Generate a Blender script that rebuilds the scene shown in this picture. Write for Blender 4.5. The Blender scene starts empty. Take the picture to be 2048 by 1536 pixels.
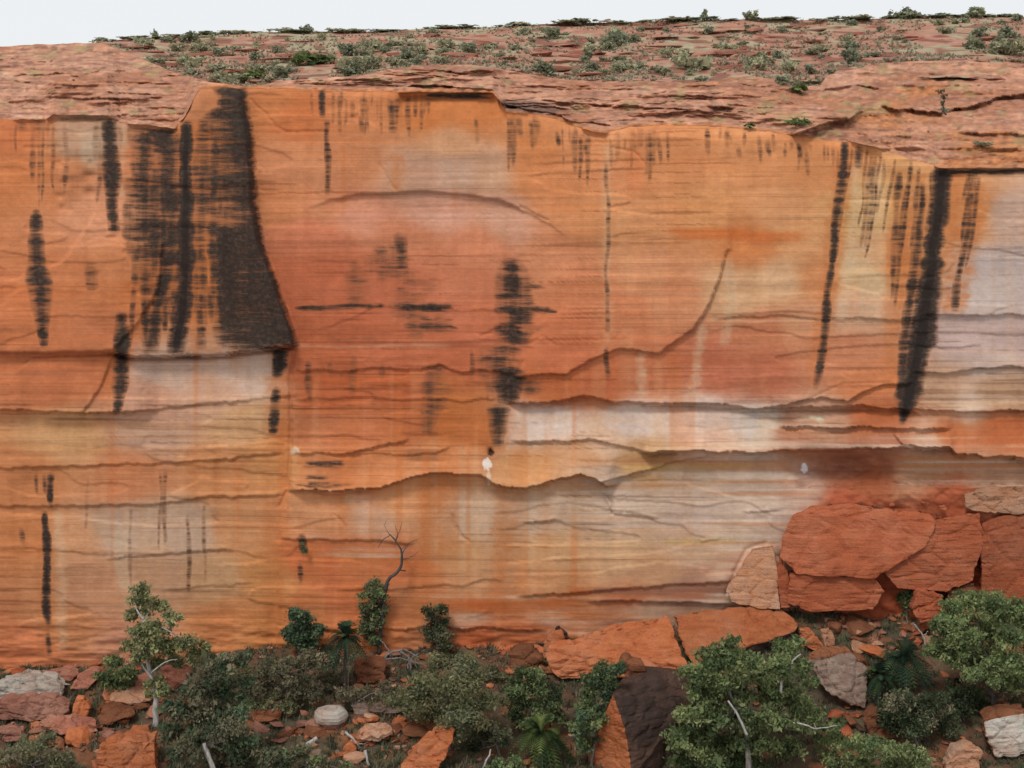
import bpy, bmesh, math, random
import numpy as np
from mathutils import Vector, noise as mnoise

random.seed(7)
rng = np.random.default_rng(11)
R = math.radians
scene = bpy.context.scene
COL = scene.collection

# ------------------------------------------------------------------ camera, sky, sun, exposure
D = 140.0                      # metres from the camera to the face of the cliff
ZC = 55.0                      # camera height (level with the opposite rim)
FPX = 1024 / math.tan(R(20))   # focal length in pixels of the 2048-wide photograph
HOR = 250.0                    # row of the horizon in the photograph
cam = bpy.data.cameras.new('camera')
cam.sensor_width = 36.0
cam.lens = 18.0 / math.tan(R(20))
cam.shift_y = (HOR - 768.0) / 2048.0
cam.clip_end = 3000.0
cam_o = bpy.data.objects.new('camera', cam)
cam_o.location = (0, -D, ZC)
cam_o.rotation_euler = (R(90), 0, 0)
COL.objects.link(cam_o)
scene.camera = cam_o

SUN_EL, SUN_AZ = 52.0, -24.0   # azimuth: degrees left of the camera's back
world = bpy.data.worlds.new('World')
scene.world = world
world.use_nodes = True
wn, wl = world.node_tree.nodes, world.node_tree.links
wn.clear()
w_out = wn.new('ShaderNodeOutputWorld')
w_bg = wn.new('ShaderNodeBackground')
w_sky = wn.new('ShaderNodeTexSky')
w_sky.sky_type = 'NISHITA'
w_sky.sun_disc = False
w_sky.sun_elevation = R(SUN_EL)
w_sky.sun_rotation = R(180 + SUN_AZ)
w_mix = wn.new('ShaderNodeMix')
w_mix.data_type = 'RGBA'
w_mix.inputs['Factor'].default_value = 0.93          # a closed, even cloud deck
w_mix.inputs['B'].default_value = (7.45, 7.6, 7.8, 1)
wl.new(w_sky.outputs['Color'], w_mix.inputs['A'])
wl.new(w_mix.outputs['Result'], w_bg.inputs['Color'])
w_bg.inputs['Strength'].default_value = 0.1
wl.new(w_bg.outputs['Background'], w_out.inputs['Surface'])

sun = bpy.data.lights.new('sun', 'SUN')
sun.energy = 1.5
sun.angle = R(12)
sun.color = (1.0, 0.965, 0.92)
sun_o = bpy.data.objects.new('sun', sun)
sun_o.rotation_euler = (R(90 - SUN_EL), 0, R(SUN_AZ))
COL.objects.link(sun_o)

vs = scene.view_settings
vs.view_transform = 'Standard'
vs.look = 'None'
vs.gamma = 1.0
vs.use_curve_mapping = False
vs.exposure = 0.22

LIGHT = 0.86                    # how bright a white vertical face comes out, for turning seen colours into albedo

# ------------------------------------------------------------------ helpers
def at(u, v, Y=0.0):
    """the point at depth Y seen at photo pixel (u, v)"""
    k = (D + Y) / FPX
    return Vector(((u - 1024) * k, Y, ZC - (v - HOR) * k))

def lin(c):
    c = np.asarray(c, dtype=float)
    return np.where(c <= 0.04045, c / 12.92, ((c + 0.055) / 1.055) ** 2.4)

def alb(r, g, b, k=LIGHT):
    return tuple(float(min(0.8, x / k)) for x in lin(np.array([r, g, b]) / 255.0))

_tab = np.random.default_rng(5).random((32, 257, 257))
_tab[:, 256, :] = _tab[:, 0, :]
_tab[:, :, 256] = _tab[:, :, 0]
def vn(x, y, seed=0):
    """value noise 0..1"""
    x = np.asarray(x, float); y = np.asarray(y, float)
    x, y = np.broadcast_arrays(x, y)
    xi = np.floor(x).astype(np.int64); yi = np.floor(y).astype(np.int64)
    fx = x - xi; fy = y - yi
    fx = fx * fx * (3 - 2 * fx); fy = fy * fy * (3 - 2 * fy)
    xi &= 255; yi &= 255
    t = _tab[seed % 32]
    a = t[xi, yi]; b = t[xi + 1, yi]; c = t[xi, yi + 1]; d = t[xi + 1, yi + 1]
    return (a * (1 - fx) + b * fx) * (1 - fy) + (c * (1 - fx) + d * fx) * fy

def fbm(x, y, seed=0, o=4):
    s = 0; a = 1; n = 0
    for i in range(o):
        s = s + a * vn(x * 2 ** i + 17.3 * i, y * 2 ** i + 9.1 * i, seed + i)
        n += a; a *= 0.5
    return s / n

def sst(a, b, x):
    t = np.clip((x - a) / (b - a), 0, 1)
    return t * t * (3 - 2 * t)

def crv(pts, x):
    p = sorted(pts)
    return np.interp(x, [q[0] for q in p], [q[1] for q in p])

def poly_sd(U, V, pts):
    """signed distance to a polygon, positive inside"""
    d = np.full(U.shape, 1e9); ins = np.zeros(U.shape, bool)
    n = len(pts)
    for i in range(n):
        x0, y0 = pts[i]; x1, y1 = pts[(i + 1) % n]
        ex, ey = x1 - x0, y1 - y0
        t = np.clip(((U - x0) * ex + (V - y0) * ey) / (ex * ex + ey * ey + 1e-9), 0, 1)
        d = np.minimum(d, (U - x0 - t * ex) ** 2 + (V - y0 - t * ey) ** 2)
        cross = ((y0 > V) != (y1 > V)) & (U < (x1 - x0) * (V - y0) / (y1 - y0 + 1e-12) + x0)
        ins ^= cross
    d = np.sqrt(d)
    return np.where(ins, d, -d)

def grid_mesh(name, P, colour=None, smooth=True):
    """P: rows x cols x 3 -> mesh with optional colour attribute (linear albedo)"""
    r, c = P.shape[:2]
    me = bpy.data.meshes.new(name)
    idx = np.arange(r * c).reshape(r, c)
    q = np.stack([idx[:-1, :-1], idx[1:, :-1], idx[1:, 1:], idx[:-1, 1:]], -1).reshape(-1, 4)
    me.vertices.add(r * c)
    me.vertices.foreach_set('co', P.reshape(-1).astype(np.float32))
    n = len(q)
    me.loops.add(n * 4)
    me.loops.foreach_set('vertex_index', q.reshape(-1).astype(np.int32))
    me.polygons.add(n)
    me.polygons.foreach_set('loop_start', (np.arange(n) * 4).astype(np.int32))
    me.polygons.foreach_set('use_smooth', np.full(n, smooth))
    if colour is not None:
        put_colour(me, colour.reshape(-1, 3))
    me.update(calc_edges=True)
    return me

def put_colour(me, c):
    a = me.color_attributes.new('Col', 'FLOAT_COLOR', 'POINT')
    c4 = np.ones((len(c), 4), np.float32); c4[:, :3] = c
    a.data.foreach_set('color', c4.reshape(-1))

def tag(o, label=None, cat=None, group=None, kind=None):
    if label: o['label'] = label
    if cat: o['category'] = cat
    if group: o['group'] = group
    if kind: o['kind'] = kind
    return o

def link(name, me, mat=None, parent=None, loc=None):
    o = bpy.data.objects.new(name, me)
    if mat is not None and me is not None:
        if not me.materials:
            for m in (mat if isinstance(mat, (list, tuple)) else [mat]):
                me.materials.append(m)
    COL.objects.link(o)
    if parent: o.parent = parent
    if loc is not None: o.location = loc
    return o

# ------------------------------------------------------------------ materials
def new_mat(name):
    m = bpy.data.materials.new(name); m.use_nodes = True
    nt = m.node_tree; nt.nodes.clear()
    out = nt.nodes.new('ShaderNodeOutputMaterial')
    return m, nt, out

def nd(nt, t, **kw):
    n = nt.nodes.new(t)
    for k, v in kw.items():
        if k.startswith('i_'): n.inputs[k[2:].replace('_', ' ')].default_value = v
        else: setattr(n, k, v)
    return n

def mixc(nt, a, b, f, blend='MIX'):
    m = nt.nodes.new('ShaderNodeMix'); m.data_type = 'RGBA'; m.blend_type = blend
    for s, x in (('A', a), ('B', b), ('Factor', f)):
        if isinstance(x, (tuple, list)): m.inputs[s].default_value = (*x[:3], 1)
        elif isinstance(x, (int, float)): m.inputs[s].default_value = x
        else: nt.links.new(x, m.inputs[s])
    return m.outputs['Result']

def scaled_noise(nt, coord, scale, detail=4, rough=0.6, base=1.0):
    mp = nd(nt, 'ShaderNodeMapping'); mp.inputs['Scale'].default_value = scale
    nt.links.new(coord, mp.inputs['Vector'])
    n = nd(nt, 'ShaderNodeTexNoise'); n.inputs['Scale'].default_value = base
    n.inputs['Detail'].default_value = detail; n.inputs['Roughness'].default_value = rough
    nt.links.new(mp.outputs['Vector'], n.inputs['Vector'])
    return n.outputs['Fac']

def ramp(nt, fac, stops):
    r = nd(nt, 'ShaderNodeValToRGB'); e = r.color_ramp.elements
    while len(e) < len(stops): e.new(0.5)
    for el, (p, c) in zip(e, stops):
        el.position = p; el.color = (*c, 1) if len(c) == 3 else c
    nt.links.new(fac, r.inputs['Fac'])
    return r.outputs['Color']

def bsdf(nt, out, colour, bump=None, strength=0.4, dist=0.1, rough=0.9):
    b = nd(nt, 'ShaderNodeBsdfPrincipled'); b.inputs['Roughness'].default_value = rough
    b.inputs['Specular IOR Level'].default_value = 0.15
    if isinstance(colour, tuple): b.inputs['Base Color'].default_value = (*colour, 1)
    else: nt.links.new(colour, b.inputs['Base Color'])
    if bump is not None:
        bp = nd(nt, 'ShaderNodeBump'); bp.inputs['Strength'].default_value = strength; bp.inputs['Distance'].default_value = dist
        nt.links.new(bump, bp.inputs['Height']); nt.links.new(bp.outputs['Normal'], b.inputs['Normal'])
    nt.links.new(b.outputs['BSDF'], out.inputs['Surface'])

def strata_material(name, hs, vs_, amount, bump):
    """vertex colour carries the mineral stains; nodes add bedding grain, pits and fine relief"""
    m, nt, out = new_mat(name)
    at_ = nd(nt, 'ShaderNodeAttribute', attribute_name='Col')
    tc = nd(nt, 'ShaderNodeTexCoord')
    a = scaled_noise(nt, tc.outputs['Object'], hs, 4, 0.65)
    b = scaled_noise(nt, tc.outputs['Object'], vs_, 3, 0.6)
    g = scaled_noise(nt, tc.outputs['Object'], (3.5, 3.5, 5.5), 5, 0.7)
    lo, hi = 1 - amount, 1 + amount
    f1 = ramp(nt, a, [(0.3, (lo, lo * 0.985, lo * 0.97)), (0.7, (hi, hi, hi))])
    f2 = ramp(nt, b, [(0.3, (1 - amount * .5,) * 3), (0.7, (1 + amount * .5,) * 3)])
    f3 = ramp(nt, g, [(0.25, (0.86, 0.84, 0.83)), (0.75, (1.13, 1.13, 1.13))])
    c = mixc(nt, at_.outputs['Color'], f1, 1.0, 'MULTIPLY')
    c = mixc(nt, c, f2, 1.0, 'MULTIPLY')
    c = mixc(nt, c, f3, 1.0, 'MULTIPLY')
    ma = nd(nt, 'ShaderNodeMath', operation='ADD')
    nt.links.new(a, ma.inputs[0]); nt.links.new(g, ma.inputs[1])
    bsdf(nt, out, c, ma.outputs[0], bump, 0.12)
    return m

def cliff_material():
    m, nt, out = new_mat('cliff_sandstone')
    at_ = nd(nt, 'ShaderNodeAttribute', attribute_name='Col'); av = nd(nt, 'ShaderNodeAttribute', attribute_name='VarnishShade')
    tc = nd(nt, 'ShaderNodeTexCoord'); P = tc.outputs['Object']
    def M(op, a, b):
        n = nd(nt, 'ShaderNodeMath', operation=op)
        for k, x in enumerate((a, b)):
            if isinstance(x, (int, float)): n.inputs[k].default_value = x
            else: nt.links.new(x, n.inputs[k])
        return n.outputs[0]
    hz = scaled_noise(nt, P, (.025, .025, 2.2), 5, .72)         # bedding laminae
    hz2 = scaled_noise(nt, P, (.02, .02, 5.0), 4, .72)
    zl = ramp(nt, scaled_noise(nt, P, (.05, .05, .22), 4, .6), [(.38, (.1, .1, .1)), (.54, (1, 1, 1))])
    vt = scaled_noise(nt, P, (.8, .8, .03), 4, .6)         # runs of water
    g = scaled_noise(nt, P, (2.2, 2.2, 3.2), 6, .72)
    big = scaled_noise(nt, P, (.35, .35, .5), 5, .65)
    zone = ramp(nt, big, [(.38, (0, 0, 0)), (.62, (1, 1, 1))])
    c = mixc(nt, at_.outputs['Color'], ramp(nt, hz, [(.30, (.82, .78, .745)), (.44, (1, 1, 1)), (.58, (1, 1, 1)), (.72, (1.13, 1.15, 1.17))]), 1.0, 'MULTIPLY')
    c = mixc(nt, c, ramp(nt, vt, [(.30, (.90, .87, .84)), (.70, (1.07, 1.07, 1.07))]), zone, 'MULTIPLY')
    c = mixc(nt, c, ramp(nt, g, [(.28, (.90, .885, .87)), (.72, (1.09, 1.09, 1.09))]), 1.0, 'MULTIPLY')
    hair = ramp(nt, hz2, [(.28, (1.26, 1.27, 1.28)), (.40, (1, 1, 1)), (.57, (1, 1, 1)), (.72, (.64, .57, .52))])
    c = mixc(nt, c, hair, zl, 'MULTIPLY')
    hue = scaled_noise(nt, P, (.035, .035, 1.1), 5, .7)
    c = mixc(nt, c, ramp(nt, hue, [(.30, (1.06, .95, .84)), (.46, (1, 1, 1)), (.56, (1, 1, 1)), (.70, (.95, 1.0, 1.10))]), 1.0, 'MULTIPLY')
    # varnish: the painted coverage is broken up by laminae and by thin vertical runs
    hl = scaled_noise(nt, P, (.16, .16, 2.2), 4, .74)
    gf = scaled_noise(nt, P, (5.0, 5.0, 9.0), 4, .7)
    n = M('ADD', M('MULTIPLY', hl, .66), M('ADD', M('MULTIPLY', vt, .24), M('MULTIPLY', gf, .10)))
    n = M('ADD', M('MULTIPLY', M('SUBTRACT', n, .5), 2.3), .44)
    t = M('SUBTRACT', av.outputs['Fac'], n)
    mr = nd(nt, 'ShaderNodeMapRange', interpolation_type='SMOOTHSTEP'); mr.inputs['From Min'].default_value = -.22; mr.inputs['From Max'].default_value = .30
    nt.links.new(t, mr.inputs['Value'])
    on = nd(nt, 'ShaderNodeMapRange', interpolation_type='SMOOTHSTEP'); on.inputs['From Min'].default_value = .04; on.inputs['From Max'].default_value = .26
    nt.links.new(av.outputs['Fac'], on.inputs['Value'])
    f = M('MULTIPLY', mr.outputs['Result'], on.outputs['Result'])
    f = M('MULTIPLY', f, .95)
    dark = ramp(nt, g, [(.30, (.018, .014, .013)), (.5, (.036, .026, .021)), (.68, (.085, .055, .040))])
    deep = nd(nt, 'ShaderNodeMapRange'); deep.inputs['From Min'].default_value = .80; deep.inputs['From Max'].default_value = .98
    nt.links.new(av.outputs['Fac'], deep.inputs['Value'])
    dark = mixc(nt, dark, (.010, .010, .011), M('MULTIPLY', deep.outputs['Result'], .8))
    dark = mixc(nt, dark, (.034, .040, .032), ramp(nt, big, [(.52, (0, 0, 0)), (.66, (.35, .35, .35))]))
    rust = mixc(nt, c, (.27, .10, .038), M('MULTIPLY', on.outputs['Result'], .25))
    wash = nd(nt, 'ShaderNodeMapRange', interpolation_type='SMOOTHSTEP'); wash.inputs['From Min'].default_value = -.55; wash.inputs['From Max'].default_value = .20
    nt.links.new(t, wash.inputs['Value'])
    rust = mixc(nt, rust, (.115, .058, .036), M('MULTIPLY', M('MULTIPLY', wash.outputs['Result'], on.outputs['Result']), .62))
    c = mixc(nt, rust, dark, f)
    bsdf(nt, out, c, M('ADD', M('MULTIPLY', hz, .8), M('ADD', g, M('MULTIPLY', hz2, .4))), .38, .12)
    return m
M_CLIFF = cliff_material()
M_DOME = strata_material('slickrock', (0.5, 0.5, 3.2), (0.9, 0.9, 0.9), 0.16, 0.9)
M_HILL = strata_material('hill_soil', (0.35, 0.35, 1.6), (0.3, 0.3, 0.3), 0.22, 0.8)
M_GROUND = strata_material('talus_soil', (0.9, 0.9, 0.9), (2.2, 2.2, 2.2), 0.25, 1.0)

def rock_material(name, c1, c2, c3, sc=0.5, bump=0.9, band=True):
    m, nt, out = new_mat(name)
    c1, c2, c3 = [tuple(x * .70 for x in c) for c in (c1, c2, c3)]
    tc = nd(nt, 'ShaderNodeTexCoord'); oi = nd(nt, 'ShaderNodeObjectInfo')
    ad = nd(nt, 'ShaderNodeVectorMath', operation='ADD')
    nt.links.new(tc.outputs['Object'], ad.inputs[0]); nt.links.new(oi.outputs['Location'], ad.inputs[1])
    co = ad.outputs['Vector']
    a = scaled_noise(nt, co, (sc, sc, sc * (2.0 if band else 1.0)), 6, 0.68)
    b = scaled_noise(nt, co, (sc * .45,) * 3, 6, 0.72)
    bed = scaled_noise(nt, co, (.35, .35, 5.0), 4, 0.7)
    g = scaled_noise(nt, co, (7, 7, 9), 5, 0.75)
    fa = ramp(nt, a, [(0.30, (0, 0, 0)), (0.70, (1, 1, 1))])
    fb = ramp(nt, b, [(0.46, (0, 0, 0)), (0.74, (.8, .8, .8))])
    c = mixc(nt, c1, c2, fa); c = mixc(nt, c, c3, fb)
    st = ramp(nt, a, [(0.62, (1, 1, 1)), (0.78, (.52, .48, .46))])      # old dark weathering
    c = mixc(nt, c, st, 0.8, 'MULTIPLY')
    fbed = ramp(nt, bed, [(0.3, (0.80, 0.79, 0.78)), (0.7, (1.12, 1.12, 1.12))])
    c = mixc(nt, c, fbed, 1.0, 'MULTIPLY')
    f3 = ramp(nt, g, [(0.25, (0.70, 0.68, 0.67)), (0.75, (1.22, 1.22, 1.22))])
    c = mixc(nt, c, f3, 1.0, 'MULTIPLY')
    vr = nd(nt, 'ShaderNodeMapRange'); vr.inputs['To Min'].default_value = 0.82; vr.inputs['To Max'].default_value = 1.15
    nt.links.new(oi.outputs['Random'], vr.inputs['Value'])
    hv = nd(nt, 'ShaderNodeHueSaturation'); nt.links.new(vr.outputs['Result'], hv.inputs['Value']); nt.links.new(c, hv.inputs['Color'])
    ma = nd(nt, 'ShaderNodeMath', operation='ADD'); nt.links.new(bed, ma.inputs[0]); nt.links.new(g, ma.inputs[1])
    bsdf(nt, out, hv.outputs['Color'], ma.outputs[0], bump, 0.14)
    return m

M_ORANGE = rock_material('orange_rock', alb(206, 128, 84), alb(194, 110, 68), alb(214, 150, 114))
M_RED = rock_material('red_rock', alb(192, 110, 76), alb(176, 94, 62), alb(204, 132, 100))
M_PINK = rock_material('pink_rock', alb(190, 128, 105), alb(165, 100, 80), alb(205, 155, 130))
M_DARK = rock_material('varnished_shaded_rock', alb(92, 74, 66), alb(70, 57, 53), alb(132, 100, 82), 0.7, 0.9)
M_MAROON = rock_material('maroon_rock', alb(172, 122, 104), alb(142, 94, 78), alb(192, 146, 126))
M_PALE = rock_material('pale_rock', alb(232, 216, 204), alb(206, 186, 172), alb(206, 166, 142))
M_GREY = rock_material('grey_rock', alb(168, 146, 130), alb(140, 112, 98), alb(184, 166, 150), 0.8)
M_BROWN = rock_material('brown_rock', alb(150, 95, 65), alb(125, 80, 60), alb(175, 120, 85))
M_TAN = rock_material('tan_rock', alb(205, 160, 130), alb(195, 130, 90), alb(205, 178, 158))
M_LEDGE = rock_material('hill_ledge_rock', alb(176, 120, 100), alb(150, 92, 76), alb(190, 140, 120), 0.4)

def leaf_material():
    m, nt, out = new_mat('foliage')
    at_ = nd(nt, 'ShaderNodeAttribute', attribute_name='Col')
    oi = nd(nt, 'ShaderNodeObjectInfo')
    vr = nd(nt, 'ShaderNodeMapRange'); vr.inputs['To Min'].default_value = 0.85; vr.inputs['To Max'].default_value = 1.15
    nt.links.new(oi.outputs['Random'], vr.inputs['Value'])
    hv = nd(nt, 'ShaderNodeHueSaturation'); nt.links.new(vr.outputs['Result'], hv.inputs['Value']); nt.links.new(at_.outputs['Color'], hv.inputs['Color'])
    df = nd(nt, 'ShaderNodeBsdfDiffuse'); tr = nd(nt, 'ShaderNodeBsdfTranslucent'); mx = nd(nt, 'ShaderNodeMixShader')
    mx.inputs['Fac'].default_value = 0.32
    nt.links.new(hv.outputs['Color'], df.inputs['Color']); nt.links.new(hv.outputs['Color'], tr.inputs['Color'])
    nt.links.new(df.outputs['BSDF'], mx.inputs[1]); nt.links.new(tr.outputs['BSDF'], mx.inputs[2])
    nt.links.new(mx.outputs['Shader'], out.inputs['Surface'])
    return m
M_LEAF = leaf_material()

def bark_material(name, c1, c2):
    m, nt, out = new_mat(name)
    tc = nd(nt, 'ShaderNodeTexCoord')
    a = scaled_noise(nt, tc.outputs['Object'], (5, 5, 1.6), 4, 0.65)
    c = ramp(nt, a, [(0.35, c1), (0.65, c2)])
    bsdf(nt, out, c, a, 0.6, 0.05)
    return m
M_WHITEBARK = bark_material('white_bark', (0.27, 0.25, 0.225), (0.50, 0.475, 0.44))
M_GREYBARK = bark_material('grey_bark', (0.14, 0.12, 0.11), (0.26, 0.23, 0.21))
M_DARKBARK = bark_material('dark_bark', (0.05, 0.042, 0.038), (0.10, 0.085, 0.075))
M_BROWNBARK = bark_material('brown_bark', (0.10, 0.065, 0.045), (0.19, 0.13, 0.095))

# ------------------------------------------------------------------ the cliff: relief and mineral stains
US, VB = 2.4, 1425.0
us = np.arange(-260, 2312, US)
RIM = [(-260, 236), (26, 239), (92, 239), (106, 229), (215, 231), (240, 246), (300, 250), (350, 258), (372, 232), (388, 196), (402, 177), (440, 174), (486, 177),
       (560, 177), (640, 180), (800, 184), (860, 184), (985, 185), (1000, 205), (1012, 223), (1060, 228), (1120, 241), (1160, 257), (1210, 266), (1262, 254),
       (1330, 250), (1440, 254), (1540, 264), (1600, 274), (1700, 285), (1760, 299), (1830, 320), (1880, 335), (2040, 336), (2310, 342)]
rim = crv(RIM, us) + 2.5 * (vn(us / 14.0, us * 0 + 3.3, 3) - 0.5) + 1.5 * (vn(us / 5.0, us * 0 + 1.3, 4) - 0.5)
NW = 440
tt = np.linspace(0, 1, NW)
U = np.repeat(us[None, :], NW, 0)
V = rim[None, :] + (VB - rim[None, :]) * tt[:, None]

def lip(Uw, Vw, pts, h, L, fade=25, u0=None, u1=None, w=1.6, notch=0.0):
    """rock above the line stands proud by h and thins upward over L: an overhang along the line"""
    jg = Uw[0]
    b = crv(pts, Uw) + (6 * (np.round(vn(jg / 42, jg * 0 + h, 5) * 4) / 4 - .5) + 2.2 * (vn(jg / 11, jg * 0 + h * 7, 6) - .5))[None, :]
    xs = [p[0] for p in pts]; u0 = min(xs) if u0 is None else u0; u1 = max(xs) if u1 is None else u1
    win = sst(u0 - fade, u0 + fade, Uw) * (1 - sst(u1 - fade, u1 + fade, Uw))
    above = b - Vw
    slot = notch * (.15 + .85 * sst(.3, .7, vn(jg / 60, jg * 0 + h * 3, 9)))[None, :] * win * sst(w, -w, above) * np.exp(-(np.clip(-above, 0, None) / 9.0))
    return 2.0 * h * win * sst(-w, w, above) * np.exp(-np.clip(above, 0, None) / L) - slot

def cut(Uw, Vw, pts, h, L, fade=25, u0=None, u1=None, w=1.6):
    """rock below the line is set back by h, recovering downward over L"""
    b = crv(pts, Uw)
    xs = [p[0] for p in pts]; u0 = min(xs) if u0 is None else u0; u1 = max(xs) if u1 is None else u1
    win = sst(u0 - fade, u0 + fade, Uw) * (1 - sst(u1 - fade, u1 + fade, Uw))
    below = Vw - b
    return -h * win * sst(-w, w, below) * np.exp(-np.clip(below, 0, None) / L)

def crack(Uw, Vw, pts, h=0.12, w=2.2):
    d = np.full(Uw.shape, 1e9)
    for (x0, y0), (x1, y1) in zip(pts[:-1], pts[1:]):
        ex, ey = x1 - x0, y1 - y0
        t = np.clip(((Uw - x0) * ex + (Vw - y0) * ey) / (ex * ex + ey * ey + 1e-9), 0, 1)
        d = np.minimum(d, (Uw - x0 - t * ex) ** 2 + (Vw - y0 - t * ey) ** 2)
    return -h * np.exp(-d / (w * w))

# ragged copies of the coordinates, so that no traced edge is clean
Uw = U + 7 * (fbm(U / 40, V / 40, 1) - .5) + 4 * (vn(U / 9, V / 9, 2) - .5)
Vw = V + 7 * (fbm(U / 70, V / 40, 6, 3) - .5) + 1.2 * (vn(U / 11, V / 7, 7) - .5)
strat = V + 30 * (fbm(U / 900, V / 500, 9, 2) - .5) + 0.02 * (U - 1000) * np.sin(V / 260.0)

EDGE = [(150, 484), (180, 486), (280, 500), (400, 507), (480, 522), (550, 546), (620, 572), (690, 592), (720, 596)]
Us = U + 9 * (fbm(U / 60, V / 60, 1) - .5)
edge_u = np.interp(V, [e[0] for e in EDGE], [e[1] for e in EDGE])
o = np.zeros(U.shape)
# broad swell of the wall
o += 1.6 * (fbm(U / 520, V / 420, 12, 3) - .5) + 0.5 * (fbm(U / 120, V / 150, 13, 3) - .5)
# the buttress at the left, ending in a curved corner and an overhang
BOT = [(-260, 700), (26, 706), (225, 707), (262, 712), (300, 714), (440, 710), (540, 697), (592, 690), (640, 690)]
bb = crv(BOT, Uw)
but = sst(-1.6, 1.6, bb - Vw) * sst(-7.0, 11.0, edge_u - Us)
o += but * (1.3 + 1.1 * np.exp(-np.clip(edge_u - Uw, 0, None) / 160)) * (.55 + .45 * sst(120, 330, Uw)) * (0.55 + 0.45 * sst(250, 600, Vw))
bslot = (sst(1.6, -1.6, bb - Vw) * np.exp(-(np.clip(Vw - bb, 0, None) / 7.0) ** 2) * sst(-4, 8, edge_u - Us))
o -= 1.3 * bslot * sst(180, 260, Uw) + .35 * bslot * (1 - sst(180, 260, Uw))
o += lip(Uw, Vw, [(-260, 812), (20, 818), (60, 822), (120, 826), (232, 829), (330, 818), (430, 808), (540, 796), (580, 792)], 0.55, 260, 30, -300, 290, notch=.6)
o += lip(Uw, Vw, [(230, 829), (330, 818), (430, 808), (540, 796), (585, 792)], 0.16, 60)
o += 0.32 * sst(-2.5, 2.5, poly_sd(Uw, Vw, [(-280, 560), (26, 560), (120, 525), (150, 492), (205, 475), (325, 487), (318, 580), (272, 650), (226, 702), (-280, 712)]))
o += 0.30 * sst(-2, 2, poly_sd(Uw, Vw, [(-280, 760), (30, 745), (62, 716), (226, 710), (200, 780), (168, 824), (-280, 822)]))
o += 0.25 * sst(-2, 3, poly_sd(Uw, Vw, [(150, 492), (190, 430), (232, 470), (205, 476)]))
# pockets weathered into the buttress
for pu, pv, pr, ph in [(180, 352, 13, .5), (182, 385, 12, .4), (180, 325, 7, .3), (120, 330, 8, .2), (128, 365, 9, .25), (118, 392, 9, .22), (126, 415, 9, .2), (140, 420, 8, .15), (190, 550, 12, .2), (245, 640, 12, .25)]:
    o -= ph * np.exp(-(((Uw - pu) / pr) ** 2 + ((Vw - pv) / (pr * .7)) ** 2))
# shallow cave of the middle wall
ARCH = [(540, 600), (548, 540), (560, 478), (600, 426), (660, 402), (720, 390), (850, 384), (950, 393), (1000, 402), (1060, 425), (1110, 455), (1150, 482), (1200, 520)]
o += cut(Uw, Vw, ARCH, 0.55, 420, 70, 660, 1090, 4.0)
o += crack(Uw, Vw, [(758, 330), (775, 352), (792, 380)], .12)
o += lip(Uw, Vw, [(1030, 753), (1130, 748), (1180, 722), (1235, 698), (1320, 704), (1385, 660), (1412, 620), (1440, 560), (1455, 500)], 0.30, 170, 14)
o += crack(Uw, Vw, [(1320, 704), (1385, 660), (1412, 620), (1440, 560), (1453, 505)], 0.12)
o += crack(Uw, Vw, [(1030, 655), (1005, 650), (975, 668), (962, 672)], 0.15)
o += crack(Uw, Vw, [(962, 683), (1060, 688), (1085, 672), (1110, 686)], 0.10)
o += crack(Uw, Vw, [(1045, 722), (1030, 745)], 0.12)
o += crack(Uw, Vw, [(500, 195), (555, 255), (575, 263), (650, 262)], 0.16)
o += crack(Uw, Vw, [(1095, 440), (1070, 428), (1040, 412)], 0.2)
o += crack(Uw, Vw, [(1225, 295), (1270, 305), (1290, 330)], 0.15)
# overhang above the bleached band
o += lip(Uw, Vw, [(985, 800), (1040, 809), (1090, 808), (1160, 795), (1200, 797), (1230, 806), (1440, 808), (1500, 818), (1560, 815), (1620, 812), (1700, 812), (1800, 818), (1850, 832)], 0.5, 230, 20, 1025, 1830, notch=.9)
o += lip(Uw, Vw, [(1540, 818), (1620, 796), (1640, 790), (1700, 800), (1760, 770), (1820, 764)], 0.3, 60, 15)
o += crack(Uw, Vw, [(1580, 815), (1640, 786), (1690, 768), (1780, 765)], 0.15)
o += lip(Uw, Vw, [(1560, 856), (1610, 850), (1700, 855), (1880, 857), (1900, 856)], 0.35, 30, 12, notch=.5)
o += lip(Uw, Vw, [(1020, 880), (1100, 885), (1180, 878), (1250, 905), (1290, 905), (1400, 899), (1500, 906), (1560, 902), (1640, 900), (1800, 896), (1900, 898), (1915, 911), (2040, 917), (2310, 920)], 1.0, 45, 20, 1290, 2400, notch=1.3)
o += lip(Uw, Vw, [(1030, 882), (1100, 886), (1180, 880), (1300, 905)], 0.25, 25, 15)
o += lip(Uw, Vw, [(1790, 868), (1805, 885), (1850, 893), (1905, 897)], 0.35, 25, 8)
o -= 2.4 * np.exp(-(((Uw - 1672) / 105) ** 4 + ((Vw - 930) / 30) ** 2))
o -= 0.5 * np.exp(-(((Uw - 1590) / 60) ** 2 + ((Vw - 838) / 14) ** 2))
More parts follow.
